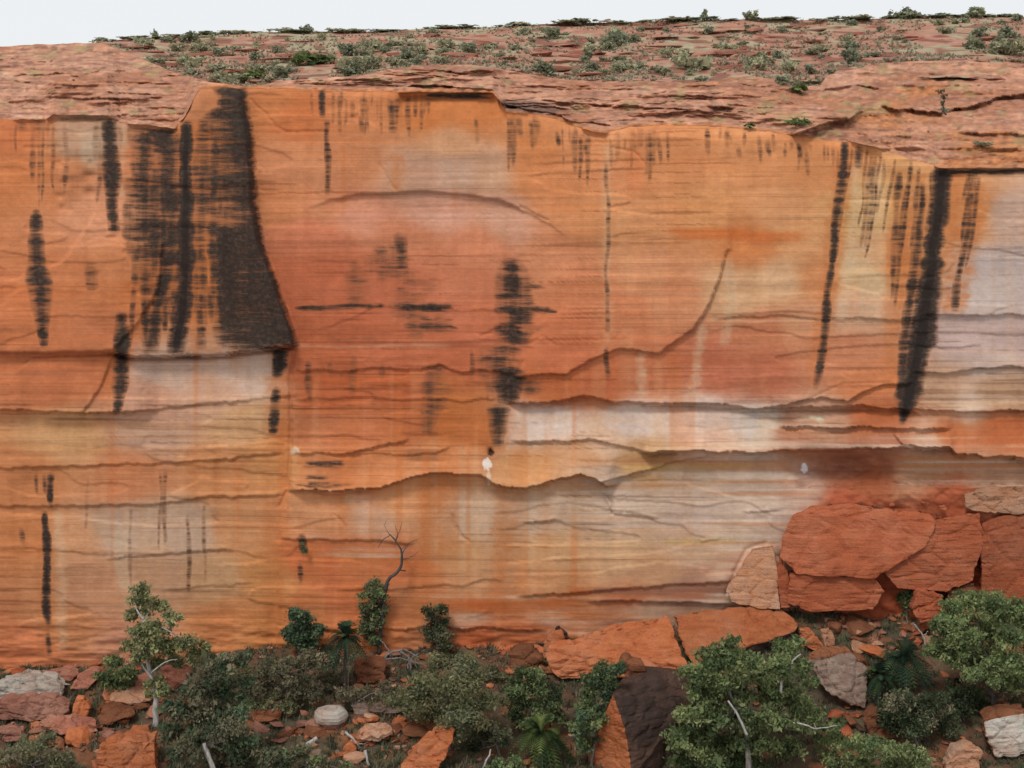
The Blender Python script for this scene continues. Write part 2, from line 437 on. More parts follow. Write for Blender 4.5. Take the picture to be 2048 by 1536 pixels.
# the scalloped ledge low in the middle
SC = [(570, 981), (620, 985), (680, 984), (730, 980), (780, 972), (830, 957), (860, 950), (960, 950), (985, 966), (1020, 976), (1050, 979), (1080, 974), (1120, 958), (1160, 950), (1190, 958), (1215, 973), (1245, 962), (1340, 945)]
o += lip(Uw, Vw, SC, 0.75, 42, 18, 585, 1225, notch=.8)
o += lip(Uw, Vw, [(590, 906), (690, 907), (740, 897), (790, 885), (810, 880)], 0.22, 60, 12)
o += lip(Uw, Vw, [(700, 905), (800, 908), (880, 905), (900, 895)], 0.15, 20, 12)
o += lip(Uw, Vw, [(1120, 960), (1165, 950), (1200, 965), (1340, 925), (1420, 912)], 0.3, 40, 15)
o -= 0.6 * np.exp(-(((Uw - 981) / 6) ** 2 + ((Vw - 903) / 7) ** 2))
o += lip(Uw, Vw, [(590, 742), (690, 742), (800, 738), (845, 738), (880, 730), (900, 740), (1030, 748)], 0.16, 50, 12)
o += lip(Uw, Vw, [(595, 800), (700, 795), (850, 800), (990, 800)], 0.10, 40, 12)
# bedding ledges on the right wall
for pts, h, L in [([(1855, 626), (1950, 630), (2310, 632)], .22, 60), ([(1850, 690), (1890, 694), (1960, 688)], .1, 20), ([(1835, 742), (1900, 745), (1960, 735), (2310, 738)], .3, 40), ([(1830, 818), (1900, 822), (2310, 822)], .4, 40),
                  ([(1440, 640), (1500, 632), (1540, 630), (1700, 636), (1840, 640)], .12, 30), ([(1600, 975), (1800, 968), (2310, 975)], -.5, 30),
                  ([(-300, 935), (26, 935), (300, 930), (440, 918), (560, 905)], .16, 40), ([(-300, 1010), (40, 1012), (300, 1010), (430, 995), (560, 988)], .16, 45),
                  ([(220, 1120), (300, 1113), (460, 1098)], .12, 30), ([(330, 1182), (440, 1170), (500, 1165)], .07, 20),
                  ([(560, 1080), (700, 1082), (830, 1085)], .15, 60), ([(680, 1180), (780, 1178), (900, 1170), (1000, 1160)], .1, 20),
                  ([(1050, 1046), (1090, 1045), (1120, 1040)], .14, 15), ([(1210, 990), (1225, 1028), (1320, 1035)], .14, 20), ([(1490, 1022), (1560, 1020)], .14, 15), ([(1380, 1086), (1440, 1080)], .1, 15),
                  ([(640, 660), (760, 612), (900, 618), (1000, 625), (1100, 622)], .06, 12), ([(1040, 1195), (1300, 1172), (1460, 1165)], .2, 40), ([(1180, 1202), (1300, 1200), (1460, 1212)], .25, 30),
                  ([(560, 1262), (760, 1258), (900, 1255), (1080, 1262)], .2, 25)]:
    o += lip(Uw, Vw, pts, h, L, 14)
o += crack(Uw, Vw, [(905, 1030), (912, 1055), (925, 1078), (935, 1083)], 0.22, 3)
o += crack(Uw, Vw, [(668, 1030), (690, 1055)], 0.15)
o += crack(Uw, Vw, [(1208, 985), (1222, 1000), (1224, 1026)], 0.2)
o += crack(Uw, Vw, [(1450, 1190), (1490, 1100), (1530, 1085)], 0.2, 4)
# the joint that runs down beside the left wall
ju = np.interp(Vw, [690, 800, 900, 1000, 1100, 1300], [592, 582, 584, 574, 556, 552])
o += -0.28 * sst(-3, 3, ju - Uw) * sst(690, 720, Vw)
o += crack(Uw, Vw, [(592, 700), (578, 760), (580, 800), (582, 880), (575, 980), (562, 1010)], 0.18, 3)
# foot of the wall: rougher, broken
foot = sst(1200, 1290, V)
o += foot * 0.8 * (fbm(U / 60, V / 14, 15) - .45)
# rough red rock at the lower right
redz = sst(-15, 15, poly_sd(Uw, Vw, [(1560, 905), (1780, 910), (1800, 970), (2310, 975), (2310, 1300), (1560, 1300), (1555, 1100), (1640, 1000)]))
o += redz * 1.6 * (fbm(U / 45, V / 30, 18) - .5)
# dark line under the caprock
cap = np.zeros_like(us)
for a, b, h in [(96, 225, .9), (800, 992, 1.3), (1165, 1215, .6), (1872, 2400, 1.0), (26, 90, .35), (255, 352, .6), (1000, 1060, .25), (1700, 1760, .3)]:
    cap = np.maximum(cap, h * sst(a - 8, a + 8, us) * (1 - sst(b - 8, b + 8, us)))
dv = V - rim[None, :]
o -= cap[None, :] * sst(0.5, 4, dv) * np.exp(-np.clip(dv - 4, 0, None) / 26)
# round the brow off elsewhere
brow = (1 - sst(0.0, .35, cap))[None, :]
o -= brow * 0.7 * np.exp(-dv / 7)
# exfoliation sheets: thin curved scarps across the face
def scarps(q, n, e=.10):
    f = np.floor(q * n); r = q * n - f
    return (f + sst(.5 - e, .5 + e, r)) / n
cave_m = sst(-30, 40, poly_sd(U, V, [(560, 470), (660, 400), (850, 384), (1060, 425), (1240, 540), (1300, 640), (1180, 720), (1000, 750), (600, 740)]))
q1 = fbm(Uw / 620, Vw / 120 + 3, 16, 4); q2 = fbm(Uw / 420 + 5, Vw / 40, 19, 4)
mk = sst(.46, .60, fbm(U / 300, V / 210, 26, 2)) * (1 - .75 * cave_m)
o += .8 * (scarps(q1, 6, .02) - .5) * (.1 + .9 * mk) + .18 * (scarps(q2, 6, .03) - .5) * mk
# bedding grain
lam = vn(U / 260, strat / 3.4, 20) - .5
lam2 = vn(U / 420, strat / 11.0, 21) - .5
lam3 = fbm(U / 90, strat / 6.0, 22, 3) - .5
zl = .25 + .9 * sst(.38, .62, fbm(U / 240, V / 110, 14, 3))
o += zl * (0.02 * lam + 0.05 * lam2 + 0.05 * lam3)

# ---- seen colours of the rock, sampled over the face
S = np.array([
    (26, 260, 190, 105, 60), (150, 270, 180, 130, 95), (120, 350, 195, 120, 75), (60, 340, 195, 112, 62), (270, 330, 190, 112, 70), (170, 290, 165, 130, 100), (200, 430, 205, 135, 95),
    (240, 530, 195, 118, 72), (150, 570, 192, 112, 66), (60, 640, 188, 106, 62), (200, 660, 188, 108, 66), (420, 300, 196, 112, 58), (410, 560, 200, 112, 52), (300, 560, 190, 105, 55), (440, 210, 180, 112, 70),
    (100, 770, 186, 104, 62), (190, 740, 186, 104, 62), (330, 750, 198, 156, 130), (480, 750, 204, 164, 138), (300, 795, 198, 138, 106), (420, 790, 200, 146, 112),
    (120, 870, 196, 142, 92), (300, 870, 188, 138, 106), (480, 850, 198, 146, 98), (550, 920, 198, 130, 75), (60, 960, 192, 118, 70), (250, 960, 186, 112, 70), (430, 960, 196, 124, 74),
    (60, 1080, 192, 116, 66), (130, 1080, 200, 138, 95), (250, 1060, 190, 148, 118), (380, 1060, 192, 150, 118), (480, 1060, 198, 132, 84), (200, 1180, 190, 130, 92), (300, 1160, 188, 136, 98), (430, 1150, 188, 138, 94), (530, 1150, 196, 128, 72),
    (120, 1250, 190, 122, 76), (60, 1300, 190, 108, 66), (250, 1290, 186, 122, 88), (460, 1260, 198, 120, 68), (540, 1270, 196, 122, 66),
    (540, 210, 190, 112, 62), (600, 240, 190, 104, 56), (580, 320, 200, 126, 82), (700, 220, 196, 118, 70), (720, 320, 196, 122, 78), (660, 400, 202, 124, 82), (560, 400, 198, 120, 74),
    (860, 225, 190, 108, 54), (940, 225, 194, 112, 58), (900, 290, 196, 138, 96), (900, 340, 190, 142, 112), (980, 340, 194, 140, 104), (830, 350, 190, 136, 104),
    (1060, 300, 196, 118, 66), (1100, 370, 200, 122, 72), (1180, 300, 204, 128, 78), (1250, 340, 200, 118, 70), (1180, 420, 202, 128, 78), (1340, 320, 206, 130, 78), (1500, 320, 206, 132, 80), (1620, 330, 202, 128, 76),
    (720, 420, 204, 130, 98), (880, 415, 204, 138, 108), (1010, 435, 202, 140, 108), (620, 470, 196, 110, 74), (800, 480, 198, 118, 80), (950, 500, 202, 122, 84), (1100, 520, 202, 126, 84), (640, 560, 186, 96, 60),
    (780, 560, 186, 98, 64), (930, 560, 196, 112, 76), (1150, 580, 198, 118, 76), (1300, 560, 204, 134, 90), (1280, 450, 204, 134, 84), (1420, 420, 206, 136, 82), (1500, 480, 200, 118, 64), (1550, 420, 206, 140, 90),
    (680, 640, 184, 94, 58), (850, 670, 186, 98, 62), (940, 640, 192, 104, 68), (1120, 660, 192, 106, 66), (1250, 640, 196, 116, 74), (1350, 600, 202, 130, 88), (640, 720, 180, 92, 54), (760, 710, 184, 96, 60), (900, 720, 182, 94, 58), (1130, 710, 188, 100, 62),
    (660, 780, 176, 88, 48), (780, 770, 178, 90, 50), (700, 850, 186, 104, 62), (800, 850, 182, 98, 54), (900, 840, 178, 98, 48), (640, 880, 186, 106, 64), (950, 870, 184, 100, 50), (1100, 770, 182, 94, 52), (1200, 760, 182, 94, 54),
    (1300, 740, 186, 104, 66), (1420, 740, 182, 100, 68), (1540, 740, 178, 98, 66), (1480, 590, 202, 150, 104), (1560, 560, 204, 154, 108), (1600, 650, 196, 132, 92), (1520, 670, 188, 112, 74), (1620, 700, 190, 118, 80),
    (1720, 420, 204, 152, 92), (1740, 540, 204, 160, 108), (1720, 640, 200, 146, 108), (1720, 700, 190, 118, 80), (1740, 760, 190, 112, 68), (1780, 520, 198, 126, 72), (1600, 460, 206, 142, 90), (1630, 560, 200, 128, 78),
    (1940, 420, 200, 128, 72), (2010, 430, 190, 146, 120), (2000, 540, 186, 154, 140), (1960, 590, 188, 158, 142), (1930, 670, 186, 146, 132), (2010, 680, 182, 142, 130), (1980, 720, 188, 152, 132), (1900, 780, 178, 132, 98), (2010, 780, 176, 132, 98), (1950, 806, 200, 160, 130),
    (1100, 840, 208, 174, 152), (1250, 840, 210, 176, 154), (1400, 840, 208, 168, 144), (1200, 885, 214, 166, 130), (1420, 885, 216, 164, 130), (1520, 850, 204, 178, 158), (1050, 860, 212, 176, 152), (1640, 840, 190, 136, 104), (1600, 875, 176, 116, 84), (1750, 840, 172, 92, 52), (1760, 880, 170, 108, 80),
    (1900, 870, 180, 98, 55), (2010, 860, 176, 92, 50), (1860, 878, 196, 150, 120), (1680, 935, 150, 92, 66), (1720, 965, 150, 80, 48), (1860, 945, 176, 130, 96), (2000, 950, 180, 132, 100),
    (660, 930, 186, 108, 62), (760, 950, 192, 116, 68), (860, 925, 192, 122, 76), (930, 920, 196, 130, 84), (1060, 940, 200, 138, 86), (1150, 920, 196, 140, 96), (1280, 930, 180, 132, 84), (1400, 950, 186, 150, 118), (1520, 950, 186, 152, 126), (1240, 960, 186, 150, 122),
    (640, 1030, 194, 128, 84), (740, 1040, 192, 140, 106), (800, 1000, 194, 130, 84), (940, 1040, 188, 146, 112), (1080, 1030, 186, 148, 116), (1250, 1040, 190, 154, 124), (1400, 1030, 188, 154, 130), (1520, 1040, 190, 156, 132), (1600, 970, 184, 138, 112),
    (620, 1120, 186, 96, 52), (720, 1120, 190, 108, 64), (800, 1130, 190, 104, 60), (920, 1110, 182, 130, 86), (1100, 1110, 182, 134, 90), (1250, 1110, 182, 138, 96), (1400, 1110, 178, 138, 104), (1480, 1060, 184, 150, 122), (700, 1200, 184, 100, 58), (830, 1190, 180, 108, 66),
    (950, 1170, 176, 122, 82), (1100, 1160, 176, 120, 78), (1300, 1150, 174, 126, 88), (1420, 1150, 168, 118, 88), (960, 1215, 172, 88, 46), (1120, 1205, 168, 98, 56), (1280, 1190, 158, 92, 58), (1400, 1190, 140, 92, 70), (950, 1240, 178, 134, 104), (1100, 1225, 178, 130, 100), (1300, 1215, 172, 134, 104), (1420, 1212, 170, 138, 108),
    (620, 1240, 180, 100, 56), (800, 1260, 184, 106, 60), (960, 1275, 180, 88, 48), (1050, 1280, 176, 94, 54), (850, 1280, 176, 106, 66),
    (1700, 1000, 168, 82, 52), (1900, 1000, 168, 84, 52), (1700, 1100, 165, 76, 46), (1900, 1120, 165, 76, 46), (2040, 1100, 168, 80, 48), (1700, 1200, 165, 78, 48), (1520, 1150, 186, 130, 100),
], float)
def idw(Uq, Vq, S, p=2.6):
    num = np.zeros(Uq.shape + (3,)); den = np.zeros(Uq.shape)
    for s in S:
        w = 1.0 / (((Uq - s[0]) / 1.35) ** 2 + (Vq - s[1]) ** 2 + 380.0) ** p
        w *= 1e9
        den += w; num += w[..., None] * s[2:5]
    return num / den[..., None]
Uc = U + 50 * (fbm(U / 130, V / 60, 25) - .5) + 10 * (vn(U / 40, V / 90, 26) - .5)
Vc = V + 30 * (fbm(U / 170, V / 50, 27) - .5)
S[:, 2:5] *= np.where((S[:, 1:2] > 985) & (S[:, 0:1] > 600) & (S[:, 0:1] < 1600), 1.06, 1.0)  # lower middle wall colour lightened to offset the shade below its overhangs
# the seen colours are set a little darker, the bleached ones greyer
S[:, 2:5] *= .965
_grey = S[:, 2:5].mean(1, keepdims=True)
_pal = np.clip((S[:, 4:5] / S[:, 2:3] - .45) / .3, 0, 1)
S[:, 2:5] = S[:, 2:5] * (1 - .32 * _pal) + _grey * .32 * _pal
cu = np.arange(-340, 2400, 7.0); cv = np.arange(100, 1500, 7.0)
lat = idw(*np.meshgrid(cu, cv), S)
def lookup(Uq, Vq):
    a = np.clip((Uq - cu[0]) / 7.0, 0, len(cu) - 1.01); b = np.clip((Vq - cv[0]) / 7.0, 0, len(cv) - 1.01)
    i = a.astype(int); j = b.astype(int); fa = (a - i)[..., None]; fb = (b - j)[..., None]
    return (lat[j, i] * (1 - fa) + lat[j, i + 1] * fa) * (1 - fb) + (lat[j + 1, i] * (1 - fa) + lat[j + 1, i + 1] * fa) * fb
C = lookup(Uc, Vc) / 255.0
C = C * .87 + C.mean(-1, keepdims=True) * .13

def blend(C, col, m):
    return C * (1 - m[..., None]) + (np.array(col) * .92 / 255.0) * m[..., None]

# bedding tint: dark hairlines, paler laminae
tint = zl * (0.09 * (vn(U / 230, strat / 2.9, 28) - .5) + 0.10 * (vn(U / 480, strat / 9, 29) - .5)) + 0.12 * (fbm(U / 60, V / 45, 30) - .5) + .10 * (fbm(U / 12, V / 9, 15, 3) - .5)
hair = sst(.72, .86, vn(U / 170, strat / 3.6, 31)) * sst(.35, .65, fbm(U / 260, V / 90, 0))
C = C * (1 + tint[..., None] * np.array([.9, 1.0, 1.1]))
C = C * (1 - 0.20 * hair[..., None] * np.array([.85, 1.0, 1.1]))
# pale and orange bands along the bedding where the wall is bleached
pale_z = sst(.45, .62, fbm(U / 330, V / 140, 4)) * sst(820, 880, V) * (1 - sst(1240, 1290, V)) * sst(560, 620, np.where(V < 980, U - 400, U))
pale_z = pale_z * (1 - redz)
pb = vn(U / 380, strat / 7.5, 5)
C = blend(C, (216, 190, 168), 0.60 * pale_z * sst(.56, .74, pb))
C = blend(C, (186, 110, 58), 0.42 * pale_z * sst(.62, .82, 1 - pb))
# run-down streaks of iron
vst = vn(U / 14, V / 330, 8) * .55 + vn(U / 33, V / 520, 10) * .45
cave = sst(-30, 40, poly_sd(U, V, [(560, 470), (660, 400), (850, 384), (1060, 425), (1240, 540), (1300, 640), (1180, 720), (1000, 750), (600, 740)]))
zone = sst(.40, .65, fbm(U / 210, V / 330, 11, 2)) * (1 - .7 * pale_z) * (1 - .85 * cave)
C = blend(C, (192, 108, 56), 0.34 * zone * sst(.56, .76, vst))
C = blend(C, (212, 164, 118), 0.20 * zone * sst(.56, .76, 1 - vst))

def window(u0, u1, v0, v1):
    c0, c1 = np.searchsorted(us, [u0, u1])
    rows = np.where((V.max(1) >= v0) & (V.min(1) <= v1))[0]
    return slice(rows[0], rows[-1] + 1), slice(c0, max(c1, c0 + 1))

def stroke(pts, soft=5.0, rag=6.0, bead=0.0, bs=5.0, seed=3, ends=8):
    """a run down the wall: (u, v, half width) knots"""
    big_w = max(p[2] for p in pts) * 1.4 + 30
    sl = window(min(p[0] for p in pts) - big_w, max(p[0] for p in pts) + big_w, pts[0][1] - 20, pts[-1][1] + 20)
    u, v = U[sl], V[sl]
    vs2 = [p[1] for p in pts]
    uc = np.interp(v, vs2, [p[0] for p in pts]); hw = np.interp(v, vs2, [p[2] for p in pts])
    n = (vn(u / 7, v / 8, seed) - .5) * rag + (vn(u / 22, v / 5, seed + 1) - .5) * rag * .8 + (vn(u / 14, v / 26, seed + 2) - .5) * rag * 1.2
    n = n + (vn(u / 4, v / 3, seed + 4) - .5) * rag * .5
    m = sst(-soft - .16 * hw, soft + .1 * hw, hw + n - np.abs(u - uc + 5 * (vn(u * 0, v / 40, seed + 7) - .5)))
    m = m * (.72 + .28 * sst(.25, .6, vn(u / 9, v / 6, seed + 8) * .5 + vn(u / 30, v / 5, seed + 9) * .5))
    m = m * sst(vs2[0] - ends, vs2[0] + ends, v) * (1 - sst(vs2[-1] - ends, vs2[-1] + ends, v))
    if bead:
        g = sst(.34, .56, .6 * vn(u / 45, v / bs, seed + 5) + .4 * vn(u / 60, v / (bs * 2.3), seed + 6))
        m = m * (1 - bead + bead * g)
    full = np.zeros(U.shape); full[sl] = m
    return full

def bar(u0, u1, vv, h, seed=4, soft=4):
    sl = window(u0 - 60, u1 + 60, vv - h - 30, vv + h + 30)
    u, v = U[sl], V[sl]
    n = (vn(u / 16, v / 4, seed) - .5) * 7 + (vn(u / 50, v / 5, seed + 3) - .5) * 6
    m = sst(-soft, soft, h + n * .6 - np.abs(v - vv - 6 * (vn(u / 80, v * 0, seed) - .5)))
    full = np.zeros(U.shape)
    full[sl] = m * sst(u0 - 14, u0 + 14, u + n * 3) * (1 - sst(u1 - 14, u1 + 14, u + n * 3))
    return full

# bright iron halos first
for pts, k in [([(1690, 290, 16), (1680, 400, 18), (1660, 550, 18), (1640, 680, 16), (1628, 770, 10)], .7), ([(1800, 335, 16), (1796, 480, 20), (1786, 640, 18), (1780, 780, 12)], .6),
               ([(1832, 345, 22), (1822, 520, 24), (1800, 660, 20)], .6), ([(1955, 365, 16), (1938, 480, 22), (1908, 625, 20)], .75), ([(1915, 345, 20), (1900, 480, 14), (1880, 620, 10)], .7),
               ([(1740, 300, 10), (1745, 380, 12)], .45), ([(860, 965, 26), (858, 1060, 20), (845, 1180, 26), (840, 1240, 18)], .65), ([(1004, 965, 12), (1010, 1060, 20), (998, 1180, 14), (996, 1262, 10)], .6),
               ([(628, 1090, 10), (630, 1200, 26), (640, 1290, 20)], .4), ([(785, 310, 14), (795, 350, 12), (795, 384, 8)], .6), ([(548, 1000, 20), (545, 1300, 22)], .4), ([(560, 745, 22), (556, 860, 20), (550, 905, 16)], .6),
               ([(232, 700, 26), (228, 826, 22)], .5), ([(410, 440, 34), (408, 705, 40)], .6), ([(900, 745, 30), (930, 800, 60), (990, 850, 26), (990, 905, 20)], .6), ([(340, 270, 60), (340, 480, 40), (300, 700, 46)], .35),
               ([(90, 1020, 16), (95, 1310, 14)], .5), ([(1085, 780, 40), (1090, 806, 40)], .5)]:
    C = blend(C, (188, 112, 64), .85 * k * stroke(pts, 9, 9, .25, 6, 12))
# bleached runs
for pts, k in [([(1285, 700, 8), (1283, 800, 9)], .6), ([(1404, 640, 7), (1398, 700, 8), (1388, 790, 10)], .6), ([(1455, 520, 7), (1462, 600, 8), (1450, 690, 6)], .5), ([(1755, 330, 14), (1745, 480, 26), (1735, 640, 22)], .4),
               ([(1715, 320, 8), (1705, 480, 12), (1680, 640, 12)], .5), ([(1214, 290, 9), (1212, 480, 7), (1216, 690, 6)], .35), ([(115, 1020, 8), (122, 1150, 9), (125, 1300, 8)], .45), ([(250, 1050, 16), (240, 1110, 16), (250, 1180, 16)], .5),
               ([(300, 1010, 8), (300, 1050, 8)], .5), ([(172, 260, 22), (178, 310, 18), (176, 330, 8)], .35), ([(245, 250, 6), (240, 400, 6)], .4), ([(700, 985, 10), (700, 1010, 6)], .5), ([(1535, 830, 20), (1520, 898, 22)], .4)]:
    C = blend(C, (206, 180, 150), k * stroke(pts, 7, 7, .2, 6, 14))
C = blend(C, (206, 196, 168), .75 * stroke([(1600, 830, 12), (1632, 832, 10), (1640, 845, 6)], 6, 6, 0, 5, 3) + .5 * bar(1590, 1640, 836, 5))
# desert varnish, plus shade painted under the caprock overhangs
VARN_SHADE = np.zeros(U.shape)
DV = [([(70, 425, 6), (72, 480, 13), (76, 560, 20), (82, 640, 15), (86, 692, 7)], .85, .45), ([(221, 240, 10), (221, 340, 11), (228, 420, 10), (233, 465, 7)], .82, .25), ([(285, 258, 26), (290, 330, 20), (288, 420, 9)], .72, .7),
      ([(322, 262, 26), (336, 330, 20), (340, 460, 16), (338, 540, 14), (318, 610, 13), (300, 705, 12)], .85, .4), ([(372, 246, 10), (370, 400, 12), (372, 560, 16), (352, 706, 15)], .93, .1), ([(402, 600, 8), (405, 700, 8)], .6, .7),
      ([(400, 440, 6), (404, 560, 7)], .5, .8), ([(440, 400, 8), (442, 470, 8)], .55, .8), ([(450, 600, 20), (455, 690, 20)], .7, .6), ([(247, 655, 14), (246, 720, 12), (238, 770, 13), (232, 826, 9)], .88, .35), ([(262, 640, 6), (300, 600, 7)], 0, 0),
      ([(558, 698, 16), (556, 735, 15), (550, 752, 10)], .95, .1), ([(549, 780, 7), (546, 870, 7)], .75, .9), ([(98, 952, 7), (99, 1012, 4)], .8, .3), ([(73, 952, 4), (74, 985, 3)], .6, .3), ([(87, 956, 3), (88, 985, 3)], .6, .3),
      ([(88, 1028, 3), (89, 1075, 5), (90, 1130, 7), (92, 1190, 6), (95, 1250, 4)], .85, .2), ([(95, 1270, 4), (96, 1310, 5)], .75, .7), ([(40, 1060, 4), (42, 1090, 4)], .5, .5), ([(642, 182, 6), (645, 234, 5)], .75, .3), ([(652, 245, 5), (655, 330, 5), (655, 392, 4)], .62, .7),
      ([(725, 235, 5), (726, 262, 4)], .6, .5), ([(784, 205, 6), (785, 265, 6)], .6, .6), ([(682, 190, 5), (684, 270, 4)], .45, .6), ([(800, 470, 10), (806, 545, 14)], .62, .7), ([(740, 510, 26), (780, 540, 46), (860, 580, 22)], .4, .9),
      ([(1022, 520, 14), (1024, 560, 26), (1026, 620, 34), (1025, 690, 26)], .78, .75), ([(1000, 690, 30), (1002, 740, 34)], .68, .85), ([(1012, 735, 22), (1015, 770, 24), (1014, 806, 16)], .88, .3), ([(965, 740, 12), (985, 790, 16)], .55, .7),
      ([(998, 815, 16), (1000, 850, 12), (1000, 895, 9)], .72, .6), ([(872, 732, 16), (866, 790, 18), (852, 870, 12)], .5, .8), ([(1062, 765, 24), (1060, 790, 16)], .6, .6), ([(1208, 330, 4), (1215, 500, 3), (1218, 665, 4)], .5, .85), ([(1215, 700, 4), (1216, 755, 5)], .55, .5),
      ([(1692, 286, 6), (1684, 380, 7), (1676, 430, 8), (1660, 550, 6), (1644, 680, 7), (1628, 775, 5)], .85, .6), ([(1887, 337, 12), (1880, 430, 14), (1858, 560, 19), (1842, 650, 20), (1826, 740, 24), (1810, 800, 20), (1803, 845, 7)], .99, .0),
      ([(1848, 370, 5), (1838, 480, 7), (1820, 600, 8), (1808, 700, 10), (1796, 800, 9)], .78, .5), ([(1796, 350, 6), (1790, 430, 6), (1782, 600, 4)], .6, .9), ([(1946, 385, 6), (1934, 480, 7), (1908, 620, 6)], .75, .75), ([(1745, 330, 5), (1742, 420, 5)], .5, .9),
      ([(1712, 295, 7), (1710, 335, 6)], .6, .3), ([(1866, 345, 3), (1850, 470, 3)], .5, .5), ([(1935, 345, 5), (1925, 400, 4)], .45, .5), ([(605, 1072, 6), (608, 1112, 6)], .6, .3), ([(604, 1125, 4), (604, 1165, 4)], .55, .8),
      ([(1480, 300, 4), (1482, 312, 4)], .6, 0), ([(1532, 296, 4), (1534, 310, 3)], .6, 0), ([(1600, 290, 4), (1602, 315, 3)], .5, 0), ([(1115, 270, 4), (1117, 290, 3)], .6, .2), ([(1070, 240, 8), (1074, 275, 6)], .45, .5), ([(1040, 235, 5), (1044, 275, 4)], .4, .5), ([(1170, 290, 4), (1172, 310, 3)], .6, .2),
      ([(950, 235, 4), (952, 290, 3)], .3, .5), ([(44, 245, 12), (44, 262, 10)], .5, .4), ([(75, 242, 18), (78, 262, 14)], .6, .5), ([(160, 300, 30), (140, 420, 22)], .22, .9), ([(185, 520, 10), (190, 580, 10)], .5, .8), ([(245, 630, 10), (244, 660, 9)], .6, .6)]
def soft_stroke(pts, k, bd, seed):
    w_ = max(p[2] for p in pts) * 1.8 + 26
    sl = window(min(p[0] for p in pts) - w_, max(p[0] for p in pts) + w_, pts[0][1] - 24, pts[-1][1] + 24)
    u, v = U[sl], V[sl]; vs2 = [p[1] for p in pts]
    uc = np.interp(v, vs2, [p[0] for p in pts]) + 5 * (vn(u * 0, v / 45, seed) - .5); hw = np.interp(v, vs2, [p[2] for p in pts])
    hw = hw * (.55 + .5 * vn(u * 0, v / 22, seed + 2) + .45 * vn(u * 0, v / 70, seed + 4)) + 1.2
    uc = uc + 9 * (vn(u * 0, v / 110, seed + 6) - .5)
    q = np.abs(u - uc) / hw
    m = np.clip(1.18 - q * .66, 0, 1) * sst(1.7, .9, q)
    m = m * sst(vs2[0] - 14, vs2[0] + 10, v) * (1 - sst(vs2[-1] - 16, vs2[-1] + 12, v))
    m = m * (1 - .62 * bd * sst(.25, .75, vn(u / 60, v / 8, seed + 3) * .55 + vn(u / 25, v / 30, seed + 5) * .45)) * (1 - .12 * sst(.2, .4, bd * np.ones_like(v)))
    VARN_SHADE[sl] = np.maximum(VARN_SHADE[sl], k * m)
_g = np.random.default_rng(8)
def drips(n, u0, u1, l0, l1, w0, w1, k0, k1, v_of=None, lean=0.0):
    for _ in range(n):
        u_ = _g.uniform(u0, u1); v_ = (float(crv(RIM, u_)) + _g.uniform(2, 22)) if v_of is None else _g.uniform(*v_of); l_ = _g.uniform(l0, l1); w_ = _g.uniform(w0, w1)
        DV.append(([(u_, v_, w_), (u_ + lean * l_ * .5, v_ + l_ * .5, w_ * 1.2), (u_ + lean * l_, v_ + l_, w_ * .6)], _g.uniform(k0, k1), _g.uniform(.3, .8)))
drips(26, 620, 860, 18, 80, 1.5, 4, .24, .46)
drips(34, 1005, 1340, 18, 110, 1.5, 5, .24, .46)
drips(20, 1400, 1680, 12, 60, 1.5, 4, .24, .46)
drips(22, 1690, 1960, 40, 300, 1.5, 4, .35, .62, None, -.12)
drips(13, 255, 440, 160, 400, 5, 16, .4, .72, (250, 380))
drips(12, 262, 480, 60, 150, 3, 7, .45, .8, (540, 600))
drips(12, 30, 240, 40, 200, 2, 6, .25, .45)
drips(6, 30, 560, 50, 200, 2, 3.5, .22, .4, (930, 1060))
drips(8, 600, 1000, 30, 90, 3, 9, .25, .42, (690, 800))
drips(6, 700, 900, 40, 110, 10, 26, .22, .36, (480, 600))
for i, (pts, k, bd) in enumerate(DV):
    if k > 0: soft_stroke(pts, min(1.0, k * 1.08), bd, (i * 3) % 25)
big = poly_sd(U + 9 * (fbm(U / 24, V / 12, 2) - .5) + 5 * (vn(U / 5, V / 4, 3) - .5), V + 6 * (vn(U / 20, V / 9, 5) - .5), [(425, 172), (486, 172), (503, 280), (509, 400), (526, 490), (549, 555), (594, 690), (540, 697), (470, 707), (438, 690), (432, 560), (428, 470), (425, 440), (392, 420), (384, 330), (402, 240), (440, 214), (440, 190)])
edge_d = np.interp(V, [e[0] for e in EDGE], [e[1] for e in EDGE]) - U          # distance from the corner of the buttress
bandn = .40 * vn(U / 110, V / 6.5, 17) + .25 * vn(U / 50, V / 3.4, 18) + .35 * vn(U / 38, V / 14, 20)
core = sst(62, 8, edge_d) * .55 + sst(440, 470, V) * .30 * sst(120, 60, edge_d) - .28 * sst(20, 90, edge_d) * sst(440, 470, V)
cover = sst(.36, .58, bandn + core * .55)
panel = sst(-26, 14, poly_sd(U + 8 * (fbm(U / 18, V / 22, 8) - .5), V + 5 * (vn(U / 14, V / 9, 9) - .5), [(434, 456), (522, 456), (550, 555), (598, 692), (545, 699), (505, 696), (462, 668), (438, 610)]))
low_z = sst(450, 470, V)
cover = cover * (1 - low_z) + low_z * np.maximum(panel, cover * .75 * sst(.50, .62, vn(U / 9, V / 30, 23) * .6 + vn(U / 30, V / 6, 24) * .4))
cover = cover * (1 - .75 * sst(.62, .80, vn(U / 200, V / 4.0, 22)) * (1 - sst(450, 470, V)))
bigm = sst(-12, 8, big)
VARN_SHADE = np.maximum(VARN_SHADE, bigm * np.where(V < 455, .34 + .40 * sst(70, 8, edge_d) + .42 * (bandn - .35), .32 + .50 * panel + .18 * (fbm(U / 14, V / 60, 21) - .5)))
C = blend(C, (196, 130, 70), .6 * bar(384, 512, 449, 1.5, 3) * sst(-5, 6, big))
